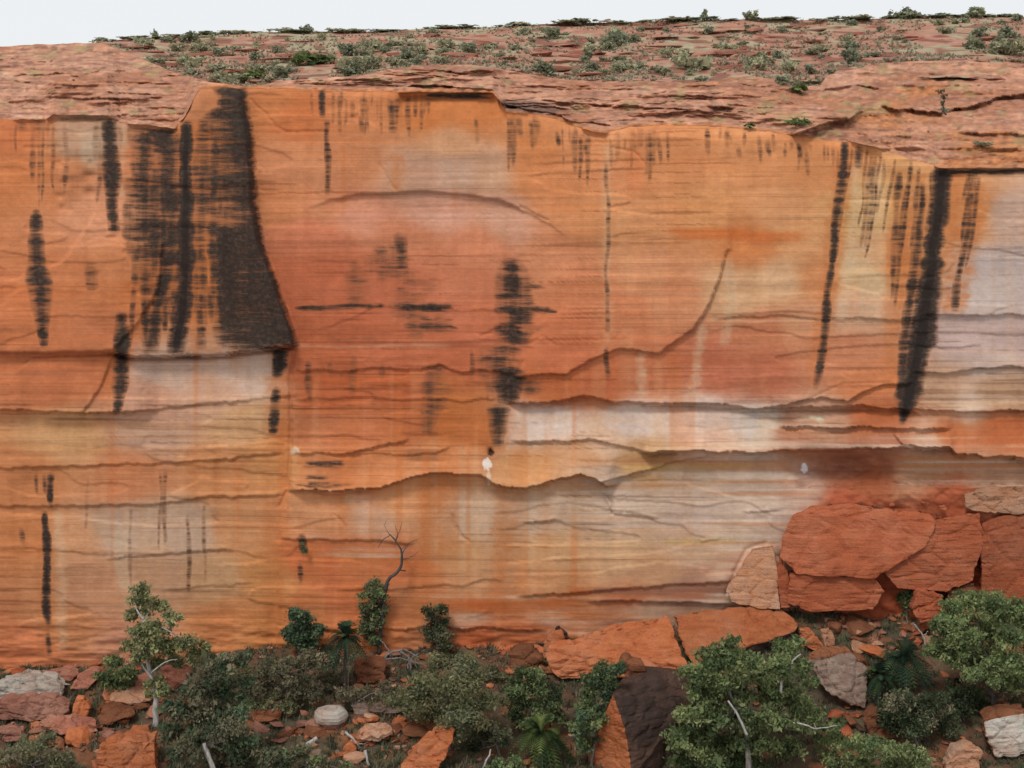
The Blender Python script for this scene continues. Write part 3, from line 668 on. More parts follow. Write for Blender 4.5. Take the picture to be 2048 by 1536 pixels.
for a in [(600, 770, 614, 4, .75), (800, 905, 616, 8, .68), (820, 900, 640, 4, .45), (815, 905, 655, 8, .58), (995, 1110, 620, 5, .8), (990, 1090, 655, 4, .45), (1000, 1090, 575, 3, .45), (610, 690, 927, 4, .75), (612, 655, 955, 3, .65), (612, 655, 966, 3, .65), (600, 700, 972, 2, .6),
          (1880, 2320, 343, 5, .75), (960, 1040, 700, 3, .6), (955, 1030, 716, 4, .65), (730, 830, 520, 3, .35), (720, 850, 545, 3, .35), (800, 870, 580, 2, .45), (650, 760, 680, 3, .25), (1440, 1560, 468, 3, .0), (850, 980, 193, 8, .6), (110, 215, 236, 4, .5), (300, 350, 265, 10, .75), (285, 320, 285, 8, .6)]:  # the two bars hard under the caprock are its overhang shade, painted
    VARN_SHADE = np.maximum(VARN_SHADE, a[4] * .95 * bar(a[0], a[1], a[2], a[3], int(a[0]) % 20, 6))
C = blend(C, (198, 106, 54), .5 * bar(1360, 1600, 472, 10) + .35 * bar(1340, 1500, 462, 5))
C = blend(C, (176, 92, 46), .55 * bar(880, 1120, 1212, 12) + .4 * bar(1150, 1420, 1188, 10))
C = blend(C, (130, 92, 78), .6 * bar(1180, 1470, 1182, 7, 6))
C = blend(C, (214, 176, 140), .6 * bar(1180, 1480, 897, 3, 8) + .45 * bar(1830, 2320, 806, 4, 9) + .4 * bar(1420, 1900, 641, 2, 5) + .4 * bar(600, 900, 692, 2, 7))
C = blend(C, (190, 160, 70), .25 * bar(1330, 1480, 1082, 4, 9) + .25 * bar(1240, 1500, 935, 5, 2))
# droppings below two roosts
def spot(u, v, a, b):
    return sst(.2, -.2, ((U - u) / a) ** 2 + ((V - v) / b) ** 2 - 1 + (vn(U / 4, V / 4, 6) - .5))
C = blend(C, (232, 228, 222), .8 * np.clip(spot(974, 928, 9, 12) + .6 * spot(977, 952, 4, 18), 0, 1))
C = blend(C, (236, 236, 240), .95 * spot(1609, 937, 7, 10))
C = blend(C, (60, 44, 38), .9 * spot(982, 904, 6, 8))  # dark colour stands in for the shade inside the roost hole
C = blend(C, (214, 200, 184), .6 * spot(590, 902, 9, 8))

def to_world(U, V, Y):
    k = (D + Y) / FPX
    return np.stack([(U - 1024) * k, Y, ZC - (V - HOR) * k], -1)

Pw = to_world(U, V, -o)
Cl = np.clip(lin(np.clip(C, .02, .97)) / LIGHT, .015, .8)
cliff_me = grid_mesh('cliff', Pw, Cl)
_at = cliff_me.attributes.new('VarnishShade', 'FLOAT', 'POINT')
_at.data.foreach_set('value', VARN_SHADE.reshape(-1).astype(np.float32))
cliff = link('cliff', cliff_me, M_CLIFF)
tag(cliff, 'tall orange sandstone cliff streaked with dark varnish and pale bleached bands', kind='structure')

# ------------------------------------------------------------------ slickrock domes above the rim
TOP = [(-260, 96), (26, 93), (120, 87), (200, 86), (235, 96), (290, 119), (340, 141), (400, 160), (440, 167), (486, 172), (540, 168), (560, 160), (640, 157), (720, 150), (770, 140), (860, 129), (950, 129), (1020, 141), (1100, 155), (1200, 165),
       (1300, 162), (1380, 166), (1440, 158), (1490, 152), (1550, 158), (1590, 174), (1640, 170), (1655, 150), (1760, 126), (1900, 120), (2040, 128), (2310, 140)]
top = crv(TOP, us) + 5 * (fbm(us / 26, us * 0, 4) - .5)
ND = 76
td = np.linspace(0, 1, ND)
Ud = np.repeat(us[None, :], ND, 0)
Vd = rim[None, :] + (top - rim)[None, :] * td[:, None]
Uw2 = Ud + 8 * (fbm(Ud / 30, Vd / 20, 1) - .5); Vw2 = Vd + 5 * (fbm(Ud / 40, Vd / 14, 6) - .5)
h = rim[None, :] - Vd                       # pixels above the rim
hs = h + 9 * (fbm(Ud / 150, Vd / 60, 14, 3) - .5) + 3 * (vn(Ud / 18, Vd / 12, 15) - .5)
def stair(x, s, sharp=.32):
    q = x / s; f = np.floor(q); r = q - f
    return s * (f + sst(.5 - sharp, .5 + sharp, r) * .9 + .1 * r)
st = .5 * stair(hs + 400, 21, .15) + .35 * stair(hs + 403 + 7 * (vn(Ud / 120, Vd / 80, 7) - .5), 6.1, .22) + .15 * (hs + 400) - 400
kd = 0.15 + 0.10 * sst(40, 150, h)
_k = np.exp(-(np.arange(-40, 41) / 16.0) ** 2); _k /= _k.sum()
_y0 = -o[0]; _ys = np.convolve(np.pad(_y0, 40, mode='edge'), _k, 'valid')
Yd = _y0[None, :] * (1 - sst(0, 22, h)) + _ys[None, :] * sst(0, 22, h) + kd * (0.9 * st + 0.1 * h) * sst(0, 8, h)
Yd += 4.0 * (fbm(Ud / 120, Vd / 40, 19, 3) - .5) * sst(4, 30, h) + 1.1 * (fbm(Ud / 22, Vd / 6, 23, 3) - .5) * sst(2, 10, h)
for pts, hh, L in [([(1590, 270), (1640, 248), (1700, 237), (1720, 222)], 2.2, 22), ([(1765, 214), (1800, 222), (1880, 226), (1930, 219), (1965, 208), (2000, 197), (2310, 150)], 2.0, 30), ([(1420, 213), (1465, 217)], 1.6, 12),
                   ([(1080, 200), (1200, 211), (1300, 214), (1400, 220)], .7, 12), ([(1000, 205), (1060, 220), (1120, 232), (1160, 248)], .8, 14), ([(840, 172), (940, 175), (985, 178)], .8, 10), ([(1640, 178), (1700, 172), (1760, 176)], .9, 14),
                   ([(150, 195), (270, 200), (320, 196)], .7, 9), ([(26, 150), (130, 148), (170, 155)], .6, 9), ([(20, 125), (110, 122)], .6, 8), ([(480, 240), (700, 245)], .0, 9), ([(1700, 300), (1850, 296), (2100, 300)], .5, 12), ([(1850, 262), (2100, 270)], .5, 12)]:
    if hh: Yd -= lip(Uw2, Vw2, pts, hh, L, 12)
_g = np.random.default_rng(3)
for _ in range(170):
    uc_ = _g.uniform(-240, 2290); r_ = float(crv(RIM, uc_)); t_ = float(crv(TOP, uc_))
    if r_ - t_ < 24: continue
    vc_ = _g.uniform(t_ + 6, r_ - 8); hl = _g.uniform(18, 95); tilt = _g.uniform(-4, 4)
    c0, c1 = np.searchsorted(us, [uc_ - hl - 14, uc_ + hl + 14])
    pts_ = [(uc_ - hl, vc_ - tilt), (uc_, vc_ + _g.uniform(-3, 3)), (uc_ + hl, vc_ + tilt)]
    Yd[:, c0:c1] -= lip(Uw2[:, c0:c1], Vw2[:, c0:c1], pts_, _g.uniform(.15, .45), _g.uniform(5, 12), 12, w=1.4)
# colour
Cd = np.ones(Ud.shape + (3,)) * np.array([184, 128, 98]) / 255
Cd = blend(Cd, (200, 146, 116), .55 * sst(.45, .65, fbm(Ud / 60, Vd / 22, 2)))
Cd = blend(Cd, (176, 112, 78), .8 * sst(.48, .66, fbm(Ud / 140, Vd / 40, 8)))
Cd = blend(Cd, (196, 120, 66), .75 * sst(.50, .68, fbm(Ud / 180, Vd / 60, 16)) * sst(1500, 1650, Ud))
Cd = blend(Cd, (156, 104, 82), .6 * sst(.60, .74, vn(Ud / 70, (Vd + 6 * vn(Ud / 90, Vd / 50, 3)) / 3.6, 5)))
Cd = blend(Cd, (160, 146, 96), .5 * sst(.60, .72, fbm(Ud / 34, Vd / 16, 24)))
Cd = blend(Cd, (196, 116, 62), .8 * (1 - sst(0, 9, h)) * sst(380, 420, Ud) * (1 - sst(1600, 1640, Ud)))
Cd = blend(Cd, (112, 84, 74), .8 * sst(-8, 8, poly_sd(Uw2, Vw2, [(1000, 200), (1060, 200), (1125, 218), (1100, 230), (1012, 220)])))
Cd = blend(Cd, (126, 84, 68), .55 * sst(.66, .76, vn(Ud / 26, Vd / 3.2, 12) * .6 + vn(Ud / 9, Vd / 3.0, 13) * .4))
Cd = blend(Cd, (220, 174, 150), .3 * sst(.66, .76, vn(Ud / 13, Vd / 3.0, 17) * .6 + vn(Ud / 40, Vd / 3.6, 18) * .4))
Cd = Cd * .90 + Cd.mean(-1, keepdims=True) * .12
Cd = Cd * (1 + .30 * (fbm(Ud / 10, Vd / 4, 27, 2) - .5))[..., None]
# brow turns over and drops behind the crest
Yb = Yd[-1] ; ext = []
extV = []
for i in range(1, 9):
    ext.append(Yb + 2.0 * i + .25 * i * i); extV.append(top + 0.5 * i + .55 * i * i)
Pd = np.concatenate([to_world(Ud, Vd, Yd), np.stack([to_world(us, v_, y_) for v_, y_ in zip(extV, ext)])], 0)
Cd = np.concatenate([Cd, np.repeat(Cd[-1][None], 8, 0)], 0)
Pd[0] = Pw[0]
domes = link('slickrock_rim', grid_mesh('slickrock_rim', Pd, np.clip(lin(np.clip(Cd, .02, .97)) / (LIGHT * 1.12), .015, .8)), M_DOME)
tag(domes, 'layered pink slickrock domes along the top of the cliff', kind='structure')

# ------------------------------------------------------------------ far hillside
SKY = [(-260, 112), (26, 100), (200, 84), (300, 76), (400, 70), (500, 66), (600, 62), (760, 63), (860, 57), (1000, 52), (1130, 47), (1250, 46), (1330, 42), (1420, 39), (1560, 39), (1640, 40), (1800, 35), (1900, 32), (2040, 34), (2310, 30)]
uh = np.arange(-300, 2352, 3.6)
skyv = crv(SKY, uh) + 4 * (fbm(uh / 60, uh * 0, 9) - .5)
toph = crv(TOP, uh)
NH = 130
th = np.linspace(0, 1, NH)
Uh = np.repeat(uh[None, :], NH, 0)
v0 = toph + 34
fr = th[:, None]
Vh = v0[None, :] + (skyv - v0)[None, :] * fr
hh_ = (200 - Vh)
wv = 16 * (fbm(Uh / 160, Vh / 40, 3, 3) - .5)
sth = stair(hh_ + wv + 200, 17, .16) * .6 + stair(hh_ + wv * 1.4 + 206, 9, .2) * .3 + .1 * (hh_ + 200) - 200
YH0, YH1 = 42.0, 215.0
base_h = (200 - v0)[None, :]; span = (v0 - skyv)[None, :]
fq = np.clip((sth - base_h) / span, 0, 1.02)
Yh = YH0 + (YH1 - YH0) * (0.75 * fq + .25 * fq ** 2) + 14 * (fbm(Uh / 110, Vh / 26, 12, 3) - .5) * sst(0, .2, fr) + 3 * (fbm(Uh / 24, Vh / 8, 2, 3) - .5)
Ch = np.ones(Uh.shape + (3,)) * np.array([164, 124, 104]) / 255
Ch = blend(Ch, (170, 162, 132), .85 * sst(.46, .62, fbm(Uh / 60, Vh / 12, 21)))
Ch = blend(Ch, (176, 116, 94), .6 * sst(.54, .64, fbm(Uh / 40, Vh / 9, 25)))
Ch = blend(Ch, (128, 72, 58), .7 * sst(.60, .74, vn(Uh / 40, (Vh + wv) / 4.2, 30)))
extY = [YH1 + 20 + 30 * i + 12 * i * i for i in range(1, 6)]
rows = [to_world(uh, skyv + 3 * i, np.full_like(uh, y_)) for i, y_ in enumerate(extY, 1)]
Ph = np.concatenate([to_world(Uh, Vh, Yh), np.stack(rows)], 0)
Ch = np.concatenate([Ch, np.repeat(Ch[-1][None], 5, 0)], 0)
hill = link('hillside', grid_mesh('hillside', Ph, np.clip(lin(np.clip(Ch, .02, .97)) / (LIGHT * 1.15), .015, .8)), M_HILL)
tag(hill, 'stony hillside with red ledges and grass beyond the rim', kind='structure')
def hill_point(u, v):
    """point on the far hillside seen at pixel (u, v)"""
    j = int(np.clip(round((u - uh[0]) / 3.6), 0, len(uh) - 1))
    i = int(np.argmin(np.abs(Vh[:, j] - v)))
    return Vector(Ph[i, j])
def dome_point(u, v):
    j = int(np.clip(round((u - us[0]) / US), 0, len(us) - 1))
    i = int(np.argmin(np.abs(Vd[:, j] - v)))
    return Vector(Pd[i, j])

# ------------------------------------------------------------------ ground at the foot of the cliff
BASE = [(-300, 1350), (26, 1342), (300, 1326), (420, 1316), (560, 1302), (900, 1294), (1080, 1290), (1200, 1272), (1450, 1236), (1600, 1226), (1760, 1236), (2040, 1232), (2350, 1240)]
def ground_z0(X, Y):
    X = np.asarray(X, float); Y = np.asarray(Y, float)
    u = X * FPX / D + 1024
    zb = ZC - (crv(BASE, u) - HOR) * D / FPX
    zf = -1.3
    t = np.clip(-Y / 17.0, -.5, 1)
    z = zb + (zf - zb) * t
    z = z - np.clip(-Y - 17, 0, None) * .10
    return z
def ground_z(X, Y):
    z = ground_z0(X, Y)
    X = np.asarray(X, float); Y = np.asarray(Y, float)
    return z + 1.1 * (fbm(X / 5 + 40, Y / 5 + 40, 3, 4) - .5) + .35 * (fbm(X / 1.2 + 80, Y / 1.2 + 80, 8, 3) - .5)
gx = np.arange(-76, 76.1, .36)
gy = np.concatenate([np.arange(5, -26, -.36), np.linspace(-27, -135, 50)])
GX, GY = np.meshgrid(gx, gy)
GZ = ground_z(GX, GY)
Cg = np.ones(GX.shape + (3,)) * np.array([104, 78, 62]) / 255
Cg = blend(Cg, (92, 84, 68), .85 * sst(.45, .6, fbm(GX / 4 + 9, GY / 4 + 9, 2)))
Cg = blend(Cg, (160, 100, 68), .8 * sst(.54, .66, fbm(GX / 3 + 33, GY / 3 + 5, 11)))
Cg = blend(Cg, (104, 104, 74), .6 * sst(.54, .66, fbm(GX / 2 + 3, GY / 2 + 15, 14)))
Pg = np.stack([GX, GY, GZ], -1)
ground = link('ground', grid_mesh('ground', Pg, np.clip(lin(Cg) / (LIGHT * 1.2), .01, .8)), M_GROUND)
tag(ground, 'brown stony ground sloping away from the foot of the cliff', kind='structure')

def gpt(u, v):
    """the ground point seen at pixel (u, v)"""
    ys_ = np.arange(-45, 2.2, .12)
    k = (D + ys_) / FPX
    hit = (ZC - (v - HOR) * k) <= ground_z((u - 1024) * k, ys_)
    y = float(ys_[int(np.argmax(hit))]) if hit.any() else 1.0
    return at(u, v, y)

# ------------------------------------------------------------------ rocks
def rock_bm(points, edge=.32, disp=.10, bevel=.07, seed=0, freq=.7, pick=None):
    bm = bmesh.new()
    vs_ = [bm.verts.new(p) for p in points]
    r = bmesh.ops.convex_hull(bm, input=vs_, use_existing_faces=False)
    kill = [g for g in r['geom_interior'] if isinstance(g, bmesh.types.BMVert)] + [g for g in r['geom_unused'] if isinstance(g, bmesh.types.BMVert)]
    if kill: bmesh.ops.delete(bm, geom=list(set(kill)), context='VERTS')
    bmesh.ops.dissolve_limit(bm, angle_limit=R(4), verts=bm.verts, edges=bm.edges)
    if bevel: bmesh.ops.bevel(bm, geom=list(bm.edges), offset=bevel, segments=1, affect='EDGES', clamp_overlap=True)
    bmesh.ops.triangulate(bm, faces=bm.faces)
    for _ in range(8):
        long = [e for e in bm.edges if e.calc_length() > edge]
        if not long or len(bm.faces) > 14000: break
        bmesh.ops.subdivide_edges(bm, edges=long, cuts=1)
        bmesh.ops.triangulate(bm, faces=bm.faces)
    bm.normal_update()
    if pick:
        for f in bm.faces: f.material_index = pick(f.normal, f.calc_center_median())
    off = Vector((seed * 3.17, seed * 1.3, seed * 7.7))
    for v in bm.verts:
        n = v.normal
        p = v.co * freq + off
        d = mnoise.fractal(p, 1.0, 2.1, 4) + .6 * mnoise.noise(Vector((v.co.x * .5, v.co.y * .5, v.co.z * 4.0)) + off)
        w_ = mnoise.noise(v.co * .33 + off * 1.7)
        dd = mnoise.voronoi(Vector((v.co.x, v.co.y, v.co.z * 1.6)) * (freq * .62) + off)[0]
        ck = math.exp(-(dd[1] - dd[0]) * 9.0)
        fl = .9 * (math.floor(2.2 * (w_ + .35 * d) + .5) / 2.2)
        v.co += n * (disp * (.8 * d + 1.0 * w_ + 1.2 * fl - 1.9 * ck))
    bm.normal_update()
    return bm

def rock_object(name, bm, mats, pick=None, label=None, cat='boulder', group=None, parent=None, origin=None):
    """bm in world space -> object with its origin at the foot of the rock; pick(normal, centre) chooses the material slot"""
    me = bpy.data.meshes.new(name)
    bm.to_mesh(me); bm.free()
    co = np.empty(len(me.vertices) * 3, np.float32); me.vertices.foreach_get('co', co); co = co.reshape(-1, 3)
    o0 = origin if origin is not None else Vector((float(co[:, 0].mean()), float(co[:, 1].mean()), float(co[:, 2].min())))
    me.transform(__import__('mathutils').Matrix.Translation(-Vector(o0)))
    me.update()
    ob = link(name, me, mats, parent)
    ob.location = o0
    if label: tag(ob, label, cat, group)
    return ob

_seed = [0]
def boulder(name, label, pts, Y, mats, thick=3.0, pick=None, cat='boulder', disp=.15, edge=.26, shrink=.82, group=None, drop=0.0, bevel=.08, grow=None):
    """pts: (u, v, dy) outline knots of the side we see; the back is carried thick metres into the scene"""
    _seed[0] += 1
    P = []
    cu_ = sum(p[0] for p in pts) / len(pts); cv_ = sum(p[1] for p in pts) / len(pts)
    if grow: pts = [(cu_ + (p[0] - cu_) * grow, cv_ + (p[1] - cv_) * grow, *p[2:]) for p in pts]
    for p in pts:
        dy = p[2] if len(p) > 2 else 0.0
        P.append(at(p[0], p[1], Y + dy))
        q = at(cu_ + (p[0] - cu_) * shrink, cv_ + (p[1] - cv_) * shrink, Y + dy)
        P.append(q + Vector((0, thick, -drop)))
    bm = rock_bm(P, edge, disp, bevel, _seed[0], .7 if not grow else .45, pick)
    return rock_object(name, bm, mats if isinstance(mats, (list, tuple)) else [mats], pick, label, cat, group)

def fy(u, v):
    return gpt(u, v).y

# the long fallen slab, split in two by a crack
ys = fy(1250, 1345)
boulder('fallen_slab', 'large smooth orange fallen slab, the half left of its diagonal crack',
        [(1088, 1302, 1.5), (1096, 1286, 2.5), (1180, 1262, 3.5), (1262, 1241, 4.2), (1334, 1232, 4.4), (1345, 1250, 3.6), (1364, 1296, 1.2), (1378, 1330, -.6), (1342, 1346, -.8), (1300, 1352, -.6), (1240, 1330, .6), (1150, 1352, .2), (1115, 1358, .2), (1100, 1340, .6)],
        ys - 1.6, [M_ORANGE, M_BROWN], 2.5, lambda n, c: 1 if n.z < -.12 else 0, disp=.16, drop=1.0, bevel=.3)  # brown on downward faces paints the slab's shaded underside
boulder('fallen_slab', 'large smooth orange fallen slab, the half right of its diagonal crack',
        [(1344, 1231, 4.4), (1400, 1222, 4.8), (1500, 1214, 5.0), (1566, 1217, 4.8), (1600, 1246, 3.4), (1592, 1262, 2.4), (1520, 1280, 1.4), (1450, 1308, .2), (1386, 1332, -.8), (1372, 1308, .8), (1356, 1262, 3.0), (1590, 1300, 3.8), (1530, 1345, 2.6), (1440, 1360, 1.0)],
        ys - 1.6, [M_ORANGE, M_DARK], 2.0, lambda n, c: 1 if n.z < -.06 else 0, disp=.14, drop=1.0, bevel=.3)  # dark material on downward faces paints the shade beneath the slab
# wedge of varnished rock in front
yd = fy(1270, 1548)
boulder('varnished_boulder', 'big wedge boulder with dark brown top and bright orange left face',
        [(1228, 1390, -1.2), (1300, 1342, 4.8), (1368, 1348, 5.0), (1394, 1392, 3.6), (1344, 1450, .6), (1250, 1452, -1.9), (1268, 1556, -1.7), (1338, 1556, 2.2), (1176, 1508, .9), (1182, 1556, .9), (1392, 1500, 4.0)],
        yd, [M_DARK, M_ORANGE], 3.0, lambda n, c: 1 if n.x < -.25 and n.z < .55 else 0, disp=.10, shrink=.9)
boulder('brown_boulder', 'small rounded brown boulder behind the dark wedge, below the slab', [(1290, 1330), (1250, 1322), (1235, 1345), (1260, 1365), (1300, 1360)], yd + 4.5, M_BROWN, 2)
# red blocks leaning on the foot of the wall at the right
yr = -2.3
boulder('red_block', 'biggest red block at the foot of the cliff, rubble on its top', [(1592, 1032, .8), (1625, 1016, 1.4), (1700, 1010, 1.4), (1790, 1022, 1.4), (1850, 1030, 1.2), (1862, 1046, .6), (1842, 1092, 0), (1800, 1118, -.3), (1748, 1152, -.5), (1660, 1152, -.6), (1598, 1146, -.2), (1566, 1112, .4), (1572, 1074, .6)], yr, M_RED, 3, disp=.10, grow=1.06)
boulder('red_block', 'low red block directly under the biggest red block', [(1584, 1152, .2), (1660, 1158, 0), (1744, 1156, 0), (1764, 1184, 0), (1742, 1218, -.2), (1624, 1222, -.2), (1578, 1206, .2)], yr - .1, M_RED, 3, disp=.10, grow=1.06)
boulder('red_block', 'tall red block right of the biggest one, above the small shrub', [(1766, 1136, 0), (1850, 1090, .2), (1872, 1042, .8), (1955, 1032, 1.0), (1966, 1080, .4), (1944, 1160, -.2), (1892, 1182, -.5), (1800, 1176, -.3)], yr + .1, M_RED, 3, disp=.10, grow=1.06)
boulder('red_block', 'red block at the right edge above the big tree', [(1968, 1050, .6), (2010, 1036, .8), (2090, 1034, 1), (2100, 1200, -.2), (2010, 1200, -.2), (1966, 1186, 0)], yr + .2, M_RED, 3, disp=.10, grow=1.06)
boulder('red_block', 'flat pinkish block capping the red blocks at the right edge', [(1926, 988, .5), (1990, 974, .8), (2090, 970, .8), (2090, 1026, .1), (1990, 1028, 0), (1932, 1020, .1)], yr + .9, M_TAN, 3)
boulder('red_block', 'small angular red block beside the shrub under the tall block', [(1836, 1180, .3), (1888, 1188, .2), (1892, 1236, -.4), (1842, 1248, -.4), (1822, 1222, 0)], yr - .9, M_RED, 2.2)
boulder('red_block', 'dark red wall block above the big tree crown', [(1894, 1180, .3), (1950, 1166, .4), (1964, 1200, .2), (1950, 1250, 0), (1896, 1244, 0)], yr - .2, M_BROWN, 2.5)
boulder('leaning_slab', 'pale orange slab leaning against the wall left of the red blocks', [(1548, 1088, 1.4), (1504, 1096, 1.5), (1486, 1122, 1.2), (1450, 1182, .3), (1462, 1206, 0), (1520, 1218, -.3), (1562, 1220, -.3), (1556, 1150, .4)], yr + .3, [M_TAN, M_ORANGE], 1.6, lambda n, c: 1 if c.z > 13.2 else 0, disp=.08)
boulder('leaning_slab', 'narrow red sliver standing between pale slab and red blocks', [(1562, 1106, .8), (1578, 1150, .4), (1582, 1218, -.1), (1560, 1218, 0), (1554, 1140, .5)], yr + .3, M_RED, 1.2, disp=.06)
# rock falls between slab and red blocks
boulder('tilted_slab', 'tilted slab with red top and grey front face below the rubble', [(1612, 1318, .2), (1642, 1296, 2.4), (1704, 1302, 2.8), (1736, 1336, 2.4), (1700, 1372, .6), (1732, 1418, -.4), (1694, 1402, -.6), (1650, 1382, -.5)], fy(1690, 1420), [M_BROWN, M_GREY], 2, lambda n, c: 1 if n.y < -.45 and n.z < .62 else 0)
boulder('orange_boulder', 'upright orange boulder at the right end of the fallen slab', [(1600, 1258, .4), (1622, 1262, .4), (1648, 1292, 0), (1640, 1312, -.2), (1616, 1300, 0), (1598, 1280, .2)], fy(1625, 1312), M_ORANGE, 1.6)
boulder('tan_boulder', 'tan blocky rock below the low red block', [(1640, 1262), (1664, 1258), (1672, 1290, -.4), (1650, 1300, -.4)], fy(1655, 1302), M_TAN, 1.2, cat='rock')
boulder('tan_slab', 'long flat tan ledge below the low red block', [(1645, 1236, .6), (1745, 1240, .6), (1740, 1254, 0), (1660, 1256, 0)], fy(1700, 1258), M_TAN, 1.2, cat='rock')
boulder('pale_boulder', 'pale rounded orange boulder on the left end of the slab', [(1136, 1250, .3), (1150, 1232, .8), (1188, 1228, .8), (1202, 1246, .4), (1188, 1264, 0), (1146, 1268, 0)], fy(1170, 1275), M_TAN, 1.6)
boulder('orange_boulder', 'orange boulder in the crack at the left tip of the slab', [(1084, 1286), (1100, 1262, .4), (1124, 1264, .4), (1130, 1284), (1104, 1302, -.2)], fy(1105, 1305), M_ORANGE, 1.5)
boulder('grey_slab', 'dark grey stone wedged above the orange boulder of the crack', [(1104, 1256, .2), (1116, 1250, .3), (1142, 1272), (1132, 1280, -.1), (1112, 1270)], fy(1120, 1296), M_DARK, .9, cat='rock')
boulder('orange_boulder', 'flat orange rocks lying along the upper edge of the slab', [(1206, 1244, .5), (1240, 1236, .6), (1262, 1236, .5), (1240, 1254, 0), (1210, 1262, 0)], fy(1230, 1266) + .5, M_ORANGE, 1.2)
boulder('brown_boulder', 'brown rock with streaked face left of the slab tip', [(1012, 1306, .3), (1070, 1300, .4), (1086, 1318), (1070, 1345, -.2), (1020, 1340, -.2)], fy(1050, 1348), M_BROWN, 2)
# left corner
boulder('white_topped_boulder', 'white-topped boulder at the left edge under the cliff', [(-20, 1368), (26, 1358, .4), (70, 1352, .8), (112, 1362, .8), (132, 1380, .4), (122, 1398, -.2), (60, 1402, -.4), (-20, 1400)], fy(60, 1412), M_PALE, 2.4, disp=.16)
boulder('maroon_boulder', 'long maroon boulder below the white-topped one', [(-20, 1402), (60, 1400, .4), (108, 1400, .5), (138, 1420, .2), (118, 1438, -.2), (70, 1446, -.4), (-20, 1440)], fy(60, 1450), M_MAROON, 2.4, disp=.16)
boulder('flat_slab', 'flat pink slab bridging the gap under the maroon boulder', [(72, 1446, .6), (130, 1440, 1.2), (186, 1448, 1.0), (196, 1462, .2), (178, 1468, -.4), (116, 1470, -.4)], fy(130, 1480), M_PINK, 1.6, cat='rock slab')
boulder('orange_boulder', 'small upright orange rock beside the maroon boulder', [(148, 1400, .3), (166, 1396, .4), (180, 1412, .2), (168, 1444, -.2), (146, 1442, -.2)], fy(160, 1448), M_ORANGE, 1, cat='rock')
boulder('grey_slab', 'grey-brown slab above the dark gap left of the gum trunk', [(186, 1416, .6), (240, 1418, 1), (272, 1428, .8), (240, 1440, -.1), (200, 1452, -.3)], fy(215, 1458), M_BROWN, 1.6, cat='rock slab')
boulder('flat_slab', 'tan slab roofing the dark gap behind the gum trunk', [(222, 1390, .8), (290, 1388, 1.0), (306, 1402, .4), (260, 1408, -.3), (220, 1402, -.2)], fy(260, 1432) + .6, M_TAN, 2.2, cat='rock slab')
boulder('pink_boulder', 'pink block between the small tree and white-topped boulder', [(140, 1380, .1), (150, 1354, .8), (190, 1342, 1.1), (204, 1352, .8), (176, 1376, 0)], fy(165, 1386), M_PINK, 1.4)
boulder('flat_slab', 'pink slab lying just above the white-topped boulder', [(84, 1346, .4), (130, 1338, .8), (160, 1346, .6), (140, 1362, -.1), (96, 1358, -.1)], fy(120, 1368), M_PINK, 1.2, cat='rock slab')
boulder('pink_boulder', 'pink angular boulder right behind the gum trunk', [(318, 1372, .3), (322, 1336, .9), (352, 1328, 1.1), (384, 1340, .8), (372, 1366, .1), (346, 1384, -.2)], fy(345, 1390), M_PINK, 1.6)
boulder('pink_boulder', 'low pink rock between small tree and gum trunk', [(268, 1352, .3), (300, 1346, .5), (312, 1366, .1), (290, 1380, -.1), (268, 1374)], fy(290, 1385), M_PINK, 1.2)
boulder('orange_boulder', 'square orange block at the bottom edge right of the corner shrub', [(184, 1556, -.2), (196, 1492, .2), (240, 1478, .8), (312, 1480, .8), (314, 1556, -.3)], fy(250, 1560), M_ORANGE, 2.4)
boulder('maroon_boulder', 'small maroon boulder at the left edge above the corner shrub', [(-10, 1456), (20, 1448, .3), (44, 1460, .2), (46, 1482, -.2), (0, 1488, -.2)], fy(20, 1492), M_MAROON, 1.2)
# middle bottom
boulder('orange_boulder', 'slanted bright orange boulder at bottom, left of the olive bush', [(798, 1528, .2), (846, 1478, .9), (884, 1462, 1.3), (914, 1456, 1.4), (904, 1490, .6), (872, 1552, -.3), (806, 1556, -.3)], fy(840, 1560), M_ORANGE, 1.8)
boulder('flat_slab', 'flat crumbly slab roofing a small hollow left of the slanted boulder', [(706, 1472, .2), (726, 1456, .9), (772, 1454, 1), (792, 1466, .6), (760, 1482, -.1), (722, 1484, -.1)], fy(745, 1500), M_TAN, 1.4, cat='rock slab')
boulder('flat_slab', 'brown crumbly slab behind the slanted orange boulder', [(800, 1458, .3), (840, 1444, .9), (890, 1446, .9), (900, 1458, .5), (850, 1474, 0), (808, 1472, 0)], fy(850, 1484), M_BROWN, 1.4, cat='rock slab')
boulder('orange_boulder', 'small orange rock among the pale logs', [(680, 1500), (700, 1488, .3), (712, 1500, .1), (706, 1516, -.2), (684, 1516, -.2)], fy(695, 1520), M_ORANGE, .8, cat='rock')
boulder('brown_boulder', 'brown rock left of the pale round stone', [(492, 1424, .4), (540, 1418, .6), (568, 1424, .4), (560, 1446, -.1), (510, 1448, -.1)], fy(530, 1455), M_BROWN, 1.5)
boulder('grey_slab', 'grey flat rock in the bushes right of the round stone', [(700, 1410, .5), (780, 1404, .8), (820, 1412, .6), (790, 1428, 0), (710, 1430, 0)], fy(760, 1436), M_GREY, 1.6, cat='rock slab')
boulder('brown_boulder', 'brown boulder between dark grass tree and dead brush', [(700, 1330, .5), (740, 1318, .8), (772, 1326, .6), (766, 1366, -.2), (712, 1372, -.2)], fy(740, 1378), M_BROWN, 1.8)
